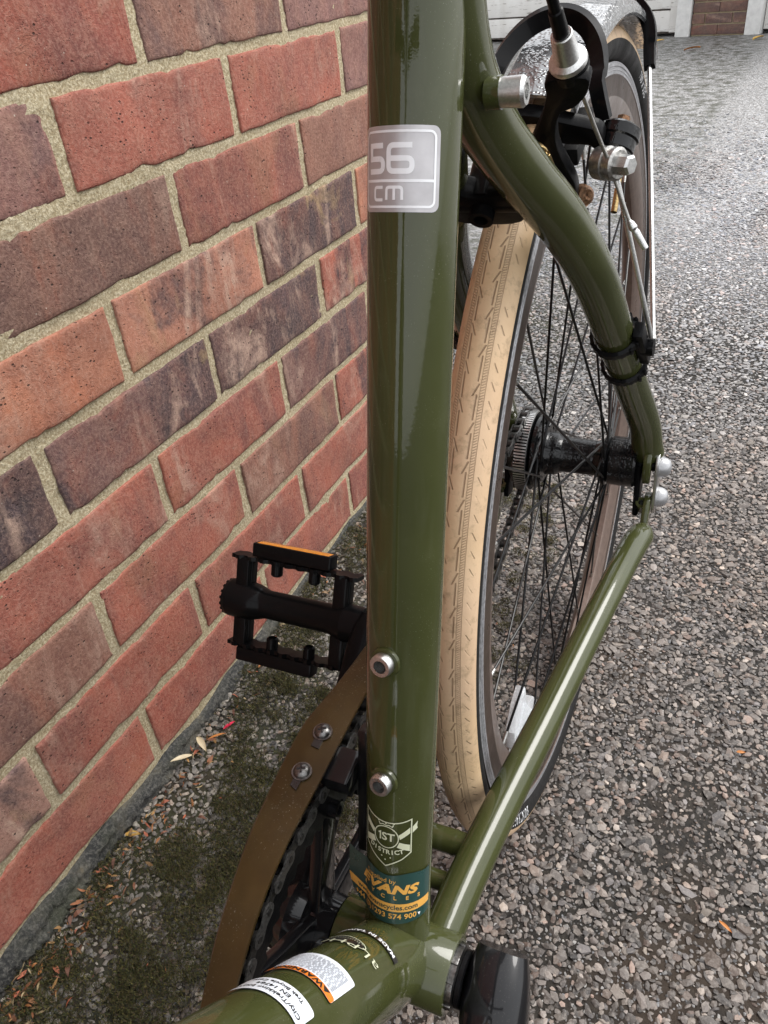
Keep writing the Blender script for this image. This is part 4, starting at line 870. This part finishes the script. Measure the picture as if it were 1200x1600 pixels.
for s_ in (1, -1):
    m = MB(); top = []; 
    for i in range(41):
        x_ = -.184 + .100 * i / 40; top.append(A_(x_, s_ * .0325, .0052 + (.0020 if (i // 2) % 2 else 0)))
    bot = [A_(-.184 + .100 * i / 40, s_ * .0325, -.0052 - (.0020 if (i // 2) % 2 else 0)) for i in range(40, -1, -1)]
    prism(m, top + bot, pd, .0028, 0)
    for x_ in (-.148, -.118): lathe(m, crisp([(.003, -.009 * 1), (.0042, -.008), (.0042, .0), (.0035, .0)]), A_(x_, s_ * .0315, .002), pd * (1 if s_ < 0 else -1) * -1, 14)
    cg2 = m.build('cage', BLACK, pedal)
    m = MB(); box(m, A_(-.136 if s_ > 0 else -.145, s_ * .0395), XA, pd, pn, .031, .0050, .0058, .0012); m.build('reflector_housing', BLACK, pedal)
    m = MB(); box(m, A_(-.136 if s_ > 0 else -.145, s_ * .0441), XA, pd, pn, .0285, .0006, .0040, .0003); m.build('amber_reflector', AMBER, pedal)
# left pedal, below the picture
m = MB(); PL = BB + np.array([0, -.1435, -.0957]); lathe(m, crisp([(.006, .082), (.0125, .083), (.0105, .1), (.0105, .16), (.0145, .165), (.0145, .185), (.002, .186)]), PL, XA, 24)
for s_ in (1, -1): box(m, PL + XA * .135 + (0, s_ * .034, 0), XA, EY, EZ, .048, .0025, .008, .001); box(m, PL + XA * (.135 + .035 * s_), XA, EY, EZ, .006, .033, .006, .001)
part(m, 'pedal', BLACK)
# bottle bosses on the seat tube
for s_ in (.1985, .1315):
    m = MB(); o_ = S(s_) + nrm(SEY * .995 - XA * .09) * (RS - .0006); dn = nrm(SEY * .995 - XA * .09); lathe(m, crisp([(.0076, 0), (.0072, .0016), (.005, .0018)]), o_, dn, 28); m.build('bottle_boss', OLIVE, seat)
    m = MB(); lathe(m, [(.0052, .0016), (.0056, .0020), (.0056, .0020), (.0056, .0054), (.0050, .0062), (.0050, .0062), (.0032, .0062)], o_, dn, 26); lathe(m, [(.0032, .0062), (.0032, .0062), (.0031, .0036)], o_, dn, 6, smooth=False); lathe(m, [(.0032, .0036), (.0001, .0036)], o_, dn, 6, 1); m.build('boss_bolt', [SILVER, DARKSTEEL], seat)

# --- labels ----------------------------------------------------------------------
LIFT = .00012
def seatwrap(s0, phi0=0.0, peel=None):
    def fn(u, v, mt):
        r_ = RS + .00025 + LIFT * (1 + mt); ph = phi0 + u / r_
        if peel is not None and ph < peel:
            e_ = math.cos(peel) * SEY + math.sin(peel) * XA; t_ = math.sin(peel) * SEY - math.cos(peel) * XA; L = (peel - ph) * r_
            return S(s0 + v) + e_ * (r_ + .38 * L) + t_ * L
        return S(s0 + v) + (SEY * math.cos(ph) + XA * math.sin(ph)) * r_
    return fn
# frame size label: silver foil, white frame and figures
m = MB(); fn = seatwrap(.4080)
wrap(m, flat_bm([rrect(-.0172, -.0148, .0172, .0148, .0028)]), fn, 0)
wrap(m, flat_bm(stroke(rrect(-.0153, -.0129, .0153, .0129, .0022), .00085, True)), fn, 1)
wrap(m, flat_bm([[(-.0153, -.00435), (.0153, -.00435), (.0153, -.00335), (-.0153, -.00335)]]), fn, 1)
def glyph(poly, x, y, sx, sy, w):
    P = smooth_round([(x + a * sx, y + b * sy) for a, b in poly], w * 1.1); return stroke(P, w)
def smooth_round(P, r):
    out = [P[0]]
    for i in range(1, len(P) - 1):
        a, b, c = np.array(P[i - 1]), np.array(P[i]), np.array(P[i + 1]); d1 = (a - b) / np.linalg.norm(a - b); d2 = (c - b) / np.linalg.norm(c - b)
        rr = min(r, np.linalg.norm(a - b) * .45, np.linalg.norm(c - b) * .45)
        for t in np.linspace(0, 1, 6): out.append(tuple((1 - t) ** 2 * (b + d1 * rr) + 2 * t * (1 - t) * b + t * t * (b + d2 * rr)))
    return out + [P[-1]]
FIVE = [(1, 1), (0, 1), (0, .5), (.001, .5), (1, .5), (1, 0), (0, 0)]; SIX = [(1, 1), (0, 1), (0, 0), (1, 0), (1, .5), (.06, .5)]
wrap(m, flat_bm(stroke([(-.0120 + .0066, .0082), (-.0120, .0082), (-.0120, .0037)], .0019) + glyph([(0, .5), (1, .5), (1, 0), (0, 0)], -.01295, -.0006, .0076, .0086, .0019)), fn, 1)
wrap(m, flat_bm(glyph(SIX, -.0028, -.0006, .0092, .0088, .0019)), fn, 1)
wrap(m, flat_bm(glyph([(1, 1), (0, 1), (0, 0), (1, 0)], -.0096, -.0105, .0042, .0044, .0011)), fn, 1)
wrap(m, flat_bm(glyph([(0, 0), (0, 1), (1, 1), (1, 0)], -.0036, -.0105, .0064, .0044, .0011) + stroke([(-.0004, -.0105), (-.0004, -.0063)], .0011)), fn, 1)
m.build('frame_size_label', [FOIL, PRINT['white_print']], seat, fix=False)
# shield emblem
m = MB(); fn = seatwrap(.0950); W_ = .0132; H_ = .0155
top = [(x_, .0148 - .0028 * (1 - (x_ / W_) ** 2)) for x_ in np.linspace(-W_, W_, 13)]
outl = top + [(W_, -.0060), (.0085, -.0102), (0, -.0156), (-.0085, -.0102), (-W_, -.0060)]
wrap(m, flat_bm(stroke(outl, .00062, True)), fn, 0)
wrap(m, flat_bm(stroke(circle(0, .0028, .0066), .00055, True)), fn, 0)
for s_ in (1, -1):
    wrap(m, flat_bm([[(s_ * .0066, .0050), (s_ * .0126, .0098), (s_ * .0126, .0062), (s_ * .0074, .0024)]]), fn, 0)
    wrap(m, flat_bm([[(s_ * .0071, .0006), (s_ * .0126, -.0012), (s_ * .0126, -.0052), (s_ * .0058, -.0026)]]), fn, 0)
wrap(m, flat_bm([[(W_ + .0006, .0100), (W_ + .0034, .0128), (W_ + .0030, .0100), (W_ + .0034, .0085), (W_ + .0006, .0062)]]), fn, 0)
wrap(m, flat_bm(stroke([(-.0040, .0112), (-.0034, .0098), (-.0016, .0106), (0, .0101), (.0016, .0106), (.0034, .0098), (.0040, .0112)], .0005)), fn, 0)
for cx_, cy_ in ((-.0042, .0119), (0, .0114), (.0042, .0119), (-.0022, -.0098), (-.0002, -.0116), (.0026, -.0098)): wrap(m, flat_bm([circle(cx_, cy_, .00045, 8)]), fn, 0)
wrap(m, flat_bm(stroke([(-.0042, .0043), (-.0031, .0051), (-.0031, .0005)], .0008)), fn, 0)
wrap(m, flat_bm(text='ST', size=.0066, bold=.00015), fn, 0, (.0012, .0028))
for i, ch in enumerate('DISTRICT'):
    t = (i - 3.5) / 3.5; wrap(m, flat_bm(text=ch, size=.0038, bold=.0001), fn, 0, (.0083 * t, -.0066 + .0012 * t * t), rot=.16 * t)
m.build('shield_emblem', PRINT['cream_print'], seat, fix=False)
# shop sticker
m = MB(); fn = seatwrap(.0585, 0.03, R(-46))
body = [(x_, .0158 - .0009 * math.cos(x_ * 260) - .0024 * (x_ < -.013) * 0) for x_ in np.linspace(-.029, .0262, 32)] + [(x_, -.0158 - .0016 * math.cos((x_ + .002) * 75)) for x_ in np.linspace(.0262, -.021, 26)] + [(-.0262, -.0120), (-.0292, -.006)]
wrap(m, flat_bm([body]), fn, 0)
band = [(x_, -.0034 - .0 * x_) for x_ in np.linspace(-.0290, .0260, 22)] + [(x_, -.0088) for x_ in np.linspace(.0260, -.0278, 22)]
wrap(m, flat_bm([band]), fn, 1)
wrap(m, flat_bm(text='Supplied by', size=.0040), fn, 1, (-.004, .0112))
wrap(m, flat_bm(text='EVANS', size=.0078, bold=.0004, spacing=1.05, shear=.25), fn, 1, (-.0005, .0058), sx=1.4)
for i, ch in enumerate('CYCLES'): wrap(m, flat_bm(text=ch, size=.0034, bold=.0001), fn, 1, (-.0150 + .0066 * i, .0004))
wrap(m, flat_bm(text='www.evanscycles.com', size=.0044, bold=.00008), fn, 2, (-.002, -.0060))
wrap(m, flat_bm(text='+44 (0)1293 574 900', size=.0048, bold=.0001), fn, 1, (-.0035, -.0122))
wrap(m, flat_bm([[(.0178, -.0112), (.0196, -.0118), (.0188, -.0136)]]), fn, 3)
st_ = m.build('shop_sticker', [PRINT['teal_sticker'], PRINT['gold_print'], PRINT['teal_sticker'], PRINT['white_print']], seat, fix=False)
# worn silver patch on the shell
def downwrap(s0):
    def fn(u, v, mt):
        r_ = RD + .0006 + LIFT * (1 + mt); ph = u / r_; return BB + DD * (s0 + v) + (DN * math.cos(ph) - XA * math.sin(ph)) * r_
    return fn
m = MB(); fn = downwrap(.0640); wrap(m, flat_bm([rrect(-.0205, -.0026, .0205, .0026, .0004)]), fn, 0); wrap(m, flat_bm(text='MADE IN TAIWAN', size=.0042, bold=.00012, spacing=1.05), fn, 1); m.build('origin_label', [PRINT['black_print'], PRINT['white_print']], down, fix=False)
m = MB(); fn = downwrap(.0860)
oval = [(.0045 + .0120 * math.cos(t), -.0012 + .0052 * math.sin(t)) for t in np.linspace(0, 2 * PI, 40, endpoint=False)]
wrap(m, flat_bm([oval]), fn, 0, rot=-.12); wrap(m, flat_bm(stroke(oval, .0005, True)), fn, 1, rot=-.12)
wrap(m, flat_bm(text='aLPHa', size=.0092, bold=-.00005, spacing=1.12), fn, 1, (-.0010, .0026), sx=1.3); wrap(m, flat_bm(text='aluminum', size=.0040, bold=-.00008, spacing=1.1), fn, 1, (.0040, -.0032), sx=1.15)
m.build('tubing_label', [PRINT['black_print'], PRINT['cream_print']], down, fix=False)
m = MB(); fn = downwrap(.1300); wrap(m, flat_bm([rrect(-.0178, -.0140, .0178, .0140, .0016)]), fn, 0); wrap(m, flat_bm([rrect(-.0178, .0092, .0178, .0140, .0012)]), fn, 1)
wrap(m, flat_bm(text='WARNING', size=.0048, bold=.0002, spacing=1.05), fn, 2, (.0010, .0116)); wrap(m, flat_bm([[(-.0148, .0099), (-.0108, .0099), (-.0128, .0133)]]), fn, 2)
rl = random.Random(3)
for i in range(12):
    y_ = .0074 - .00155 * i; x_ = -.0150
    while x_ < .0150 - rl.uniform(0, .006 if i % 4 == 3 else .002):
        w_ = rl.uniform(.0007, .0024); wrap(m, flat_bm([[(x_, y_), (x_ + w_, y_), (x_ + w_, y_ + .0007), (x_, y_ + .0007)]]), fn, 3); x_ += w_ + .0006
m.build('warning_label', [PRINT['label_white'], PRINT['orange_label'], PRINT['black_print'], PRINT['grey_print']], down, fix=False)
m = MB(); fn = downwrap(.1665); wrap(m, flat_bm([rrect(-.0182, -.0078, .0182, .0078, .0022)]), fn, 0)
for tx, y_, sz in (('City/Trekking bicycle', .0042, .0038), ('EN 14764', -.0002, .0038), ('Trek Bicycle Corp.', -.0044, .0032)): wrap(m, flat_bm(text=tx, size=sz, bold=.00008), fn, 1, (0, y_))
m.build('standard_label', [PRINT['label_white'], PRINT['black_print']], down, fix=False)

# ------------------------------------------------------------------ tarmac chippings, moss, litter
def ico():
    bm = bmesh.new(); bmesh.ops.create_icosphere(bm, subdivisions=1, radius=1); v = np.array([p.co for p in bm.verts]); f = np.array([[q.index for q in p.verts] for p in bm.faces]); bm.free(); return v, f
IV, IF = ico()
CW = np.array([.48611, -.46446, .73382]); CR_, CD_, CF_ = np.array(_r), np.array(_d), np.array(_f)
def inview(x, y, z=0.0, pad=120):
    P = np.stack([x - CW[0], y - CW[1], 0 * x + z - CW[2]], 1); w = P @ CF_; u = 600 + 1233.5 * (P @ CR_) / w; v = 800 + 1233.5 * (P @ CD_) / w
    return (w > 0) & (u > -pad) & (u < 1200 + pad) & (v > -pad) & (v < 1600 + pad * 2)
def dart(n, xr, yr, cell):
    nx_, ny_ = int((xr[1] - xr[0]) / cell), int((yr[1] - yr[0]) / cell); a, b = np.meshgrid(np.arange(nx_), np.arange(ny_)); a, b = a.ravel(), b.ravel()
    return xr[0] + (a + rng.uniform(-.05, 1.05, a.shape)) * cell, yr[0] + (b + rng.uniform(-.05, 1.05, b.shape)) * cell
def chips(x, y, size, colors, name, flat=.55, sink=.30):
    n = len(x); sx = size * rng.uniform(.75, 1.5, n); sy_ = size * rng.uniform(.6, 1.1, n); sz = size * rng.uniform(.4, .8, n) * flat / .55; a = rng.uniform(0, 2 * PI, n)
    jit = 1 + rng.uniform(-.32, .28, (n, 12, 1)); V = IV[None] * jit * np.stack([sx, sy_, sz], 1)[:, None, :]
    tx, ty = rng.normal(0, .30, n)[:, None], rng.normal(0, .30, n)[:, None]; V[:, :, 2] += V[:, :, 0] * tx + V[:, :, 1] * ty
    c_, s_ = np.cos(a)[:, None], np.sin(a)[:, None]; X_ = V[:, :, 0] * c_ - V[:, :, 1] * s_ + x[:, None]; Y_ = V[:, :, 0] * s_ + V[:, :, 1] * c_ + y[:, None]
    top = np.minimum(V[:, :, 2], sz[:, None] * .56); Z_ = top + (gz(x, y) + sz * (sink - .30) + rng.uniform(-.0006, .0008, n))[:, None]
    P = np.stack([X_, Y_, Z_], 2).reshape(-1, 3).astype(np.float32); F_ = (IF[None] + (np.arange(n) * 12)[:, None, None]).reshape(-1, 3)
    me = bpy.data.meshes.new(name); me.vertices.add(len(P)); me.vertices.foreach_set('co', P.ravel()); me.loops.add(F_.size); me.loops.foreach_set('vertex_index', F_.ravel().astype(np.int32))
    me.polygons.add(len(F_)); me.polygons.foreach_set('loop_start', np.arange(0, F_.size, 3, dtype=np.int32)); me.update(calc_edges=True); me.polygons.foreach_set('use_smooth', np.zeros(len(F_), bool))
    at = me.color_attributes.new('chip', 'FLOAT_COLOR', 'POINT'); at.data.foreach_set('color', np.repeat(np.c_[colors, np.ones(n)], 12, axis=0).astype(np.float32).ravel()); me.materials.append(CHIP)
    return tag(link(name, me), kind='stuff')
PAL_ = np.array([(.27, .262, .258), (.34, .328, .318), (.20, .197, .197), (.40, .385, .365), (.31, .27, .245), (.355, .29, .262), (.24, .245, .262), (.15, .147, .147), (.48, .46, .43), (.29, .275, .25)])
PW = np.array([.2, .17, .16, .08, .1, .06, .08, .1, .03, .02])
def place(x, y, smin, smax, name):
    n = len(x); size = rng.uniform(smin, smax, n) ** 1.0; big = rng.random(n) < .10; size[big] *= 1.7
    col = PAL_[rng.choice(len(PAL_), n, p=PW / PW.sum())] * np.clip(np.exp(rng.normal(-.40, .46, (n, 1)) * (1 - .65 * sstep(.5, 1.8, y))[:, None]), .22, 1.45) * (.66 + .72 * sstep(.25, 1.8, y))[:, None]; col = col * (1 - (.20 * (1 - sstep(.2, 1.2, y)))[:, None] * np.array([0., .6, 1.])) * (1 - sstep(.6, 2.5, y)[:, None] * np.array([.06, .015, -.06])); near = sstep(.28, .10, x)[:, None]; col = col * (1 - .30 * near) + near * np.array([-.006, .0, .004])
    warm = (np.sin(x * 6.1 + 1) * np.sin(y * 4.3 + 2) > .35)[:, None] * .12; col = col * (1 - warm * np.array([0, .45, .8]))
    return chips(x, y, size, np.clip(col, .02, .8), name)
def soil(x, y): return np.clip(1.5 - 1.5 * np.hypot((x - .50) / .075, (y - .035) / .13) + .5 * np.sin(x * 61 + 2 * np.sin(y * 37)) * np.sin(y * 47), 0, 1)
def band(xr, yr, cell, smin, smax, label, thin=None):
    x, y = dart(0, xr, yr, cell); ok = inview(x, y) & ((x > .055 + .05 * rng.random(len(x))) | (y > .665))
    ok &= rng.random(len(x)) > .42 * soil(x, y)
    if thin: ok &= rng.random(len(x)) < thin(y)
    x, y = x[ok], y[ok]; place(x, y, smin, smax, 'tarmac_chippings')['label'] = label
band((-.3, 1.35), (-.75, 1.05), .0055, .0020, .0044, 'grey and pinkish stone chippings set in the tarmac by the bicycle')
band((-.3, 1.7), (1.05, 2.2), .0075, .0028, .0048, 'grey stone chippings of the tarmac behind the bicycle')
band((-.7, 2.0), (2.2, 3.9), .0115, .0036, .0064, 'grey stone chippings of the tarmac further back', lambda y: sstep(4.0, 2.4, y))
# fine grit between the chippings, dark in the gutter by the wall
x, y = dart(0, (.004, .30), (-.6, .70), .0042); ok = inview(x, y) & (rng.random(len(x)) < .9 * sstep(.34, .10, x)); x, y = x[ok], y[ok]
gritc = PAL_[rng.choice(len(PAL_), len(x), p=PW / PW.sum())] * rng.uniform(.30, .95, (len(x), 1)) * np.array([1.0, .93, .82]); chips(x, y, rng.uniform(.0012, .0038, len(x)), np.clip(gritc, .012, .6), 'wall_grit', sink=.5)['label'] = 'dark grit gathered along the foot of the wall'
x, y = dart(0, (.1, 1.1), (-.55, .9), .0050); ok = inview(x, y); x, y = x[ok], y[ok]
gritc = PAL_[rng.choice(len(PAL_), len(x), p=PW / PW.sum())] * rng.uniform(.25, .9, (len(x), 1)); chips(x, y, rng.uniform(.0009, .0019, len(x)), np.clip(gritc * (1 - soil(x, y)[:, None] * np.array([.35, .5, .6])), .010, .6), 'fine_grit', sink=.1)['label'] = 'fine dark grit between the tarmac chippings'
def tris(name, P, col, mat, nper=3):
    me = bpy.data.meshes.new(name); n = len(P); me.vertices.add(n); me.vertices.foreach_set('co', P.astype(np.float32).ravel()); me.loops.add(n); me.loops.foreach_set('vertex_index', np.arange(n, dtype=np.int32))
    me.polygons.add(n // nper); me.polygons.foreach_set('loop_start', np.arange(0, n, nper, dtype=np.int32)); me.update(calc_edges=True)
    at = me.color_attributes.new('tint', 'FLOAT_COLOR', 'POINT'); at.data.foreach_set('color', np.c_[col, np.ones(n)].astype(np.float32).ravel()); me.materials.append(mat); return tag(link(name, me), kind='stuff')
# moss: cushions of tiny upright leaves
cl_n = 1500; cx_ = np.abs(rng.normal(.105, .065, cl_n)) + .008; cyy = rng.uniform(-.52, .62, cl_n); fld = np.sin(cx_ * 38 + 2 * np.sin(cyy * 9)) + np.sin(cyy * 21 + cx_ * 11); ok = (fld > -.55) & inview(cx_, cyy) & (cx_ < .30); cx_, cyy = cx_[ok], cyy[ok]
cr = rng.uniform(.006, .019, len(cx_)) * (1.2 - 2.2 * np.clip(cx_ - .12, 0, .3)); per = 170; ci = np.repeat(np.arange(len(cx_)), per); a = rng.uniform(0, 2 * PI, len(ci)); rr = cr[ci] * np.sqrt(rng.random(len(ci))) * rng.uniform(.7, 1.25, len(ci))
px, py = cx_[ci] + rr * np.cos(a), cyy[ci] + rr * np.sin(a); pz = gz(px, py) + .0022 + .0052 * np.clip(1 - (rr / cr[ci]) ** 2, 0, 1); nT = len(px); ln = rng.uniform(.0016, .0042, nT); wd = rng.uniform(.0003, .0007, nT); th = rng.uniform(0, 2 * PI, nT); tl = rng.uniform(.1, 1.2, nT)
dx, dy = np.cos(th), np.sin(th); base_ = np.stack([px, py, pz], 1); side = np.stack([-dy, dx, 0 * dx], 1) * wd[:, None]; tip = base_ + np.stack([dx * ln * np.sin(tl), dy * ln * np.sin(tl), ln * np.cos(tl)], 1)
P = np.stack([base_ - side, base_ + side, tip], 1).reshape(-1, 3); mc = np.array([(.040, .044, .009), (.056, .056, .012), (.095, .082, .020), (.028, .028, .009), (.075, .052, .022)])[rng.integers(0, 5, nT)] * rng.uniform(.6, 1.3, (nT, 1))
tris('moss', P, np.repeat(mc, 3, 0), MOSS)['label'] = 'dark green moss cushions growing in the gutter by the wall'
# leaf litter: curled flakes and stalks along the foot of the wall
nL = 1700; lx = np.abs(rng.normal(.010, .014, nL)) + .012; ly = rng.uniform(-.50, .60, nL); hot = rng.random(nL) < np.clip(.95 - 2.0 * (ly + .46), .12, 1); lx, ly = lx[hot], ly[hot]; nE = 70; lx = np.r_[lx, rng.uniform(.03, .28, nE)]; ly = np.r_[ly, rng.uniform(-.4, .6, nE)]; nL = len(lx)
Lp = []; Lc = []
LCOL = np.array([(.40, .16, .045), (.30, .11, .04), (.48, .27, .10), (.22, .09, .05), (.46, .35, .19), (.30, .19, .10), (.42, .12, .06)])
for i in range(nL):
    L = random.uniform(.003, .0125) * (1 if i < nL - nE else .55); w = L * random.uniform(.10, .38); t = random.uniform(0, 2 * PI); u = np.array([math.cos(t), math.sin(t), random.uniform(-.25, .35)]); s = np.array([-math.sin(t), math.cos(t), random.uniform(-.5, .5)]); o_ = np.array([lx[i], ly[i], float(gz(lx[i], ly[i])) + random.uniform(.002, .009)]); cb = LCOL[rng.integers(0, 7)] * random.uniform(.32, .95); cv = random.uniform(-.25, .4) * L
    st = [(0, 0), (.25, .8), (.5, 1), (.78, .6), (1, 0)]
    for (ta, wa), (tb, wb) in zip(st[:-1], st[1:]):
        pa = o_ + u * L * ta + np.array([0, 0, cv * 4 * ta * (1 - ta)]); pb = o_ + u * L * tb + np.array([0, 0, cv * 4 * tb * (1 - tb)]); q = [pa - s * w / 2 * wa, pb - s * w / 2 * wb, pb + s * w / 2 * wb, pa + s * w / 2 * wa]
        Lp += [q[0], q[1], q[2], q[0], q[2], q[3]]; Lc += [cb] * 6
tris('leaf_litter', np.array(Lp), np.array(Lc), LITTER)['label'] = 'orange brown leaf crumbs and twigs along the foot of the wall'
# single fallen leaves one can point to
def leaf(name, x_, y_, L, w, rot, mat, label, cat, curl=.12, pitch=0.1, group=None, lift=.004, stem=False):
    V = []; F = []; n_ = 10
    for i in range(n_ + 1):
        t = i / n_; ww = w * math.sin(PI * min(1, t * .93 + .05)) ** .8 * (1 - .25 * t)
        for q_, s_ in enumerate((-1, -.5, 0, .5, 1)): V.append((L * (t - .5), s_ * ww / 2, curl * L * (4 * t * (1 - t)) * .5 + .18 * w * abs(s_) ** 1.5))
    for i in range(n_):
        for q_ in range(4): a = i * 5 + q_; F.append((a, a + 1, a + 6, a + 5))
    k_ = len(V)
    V += [(p[0], p[1], p[2] - .00025) for p in V[:k_]]; F += [tuple(q + k_ for q in f[::-1]) for f in F]
    if stem: m = MB(); m.add(V, F); tube(m, [(-L * .5, 0, 0), (-L * .62, .0015, .001), (-L * .8, .001, .0)], .0005, 6); V, F = m.v, m.f
    me = bpy.data.meshes.new(name); me.from_pydata(V, [], F); me.materials.append(mat); me.polygons.foreach_set('use_smooth', [True] * len(me.polygons))
    o = link(name, me, None, (x_, y_, float(gz(x_, y_)) + lift)); o.rotation_euler = (random.uniform(-.15, .15), -pitch, rot); return tag(o, label, cat, group)
leaf('dry_leaf', .012, -.098, .024, .0062, R(-118), PALELEAF, 'narrow pale dry leaf hanging down against the wall footing', 'leaf', lift=.012, pitch=.35)
leaf('dry_leaf', .020, -.073, .027, .0078, R(-32), PALELEAF, 'broad pale cream dry leaf beside the red petal', 'leaf', lift=.010)
leaf('dry_leaf', .026, -.055, .020, .0040, R(40), ORANGELEAF, 'thin tan orange leaf between the cream leaf and the red petal', 'leaf', lift=.006)
leaf('petal', .030, -.037, .0145, .0052, R(62), REDPETAL, 'bright crimson petal lying on grit near the wall', 'petal', lift=.006)
leaf('dead_leaf', .016, -.185, .016, .0070, R(20), YELLOWLEAF, 'yellow and rust leaf fragment at the wall foot above the orange litter', 'leaf', lift=.006)
leaf('dead_leaf', .100, .02, .018, .0042, R(75), ORANGELEAF, 'slim orange leaf standing on grit below the pedal', 'leaf', lift=.006, pitch=.3)
leaf('dead_leaf', .549, -.036, .014, .0036, R(-35), ORANGELEAF, 'small orange leaf scrap alone on the tarmac right of the bicycle', 'leaf', lift=.004)
leaf('dead_leaf', .545, .165, .009, .004, R(10), ORANGELEAF, 'tiny orange crumb on the tarmac right of the tyre', 'leaf', lift=.004)
for (x_, y_, L, w, rot, mat, lab) in ((-.30, 6.30, .11, .05, .2, ORANGELEAF, 'reddish fallen leaf flat on the tarmac before the garage pier'), (.10, 6.72, .10, .05, .9, YELLOWLEAF, 'yellowish fallen leaf at the foot of the right garage door post'), (-.62, 6.9, .07, .04, .3, YELLOWLEAF, 'small yellow leaf below the left garage door')): leaf('fallen_leaf', x_, y_, L, w, rot, mat, lab, 'leaf', lift=.008)
def twig(P, r_, label):
    m = MB(); o0 = np.array(P[0]); tube(m, smooth_path([np.array(p) - o0 for p in P], 4), r_, 6); o = m.build('twig', STRAW); o.location = tuple(o0); tag(o, label, 'twig')
twig([(.014, -.115, .048), (.018, -.130, .045), (.016, -.152, .050)], .0006, 'thin straw stalk below the narrow pale leaf')
twig([(.035, -.185, .034), (.045, -.215, .030), (.038, -.250, .036)], .0008, 'straw coloured twig crossing the orange litter by the wall')
twig([(.105, -.02, .018), (.088, .02, .022), (.085, .05, .022)], .0006, 'short straw twig on the grit under the pedal')
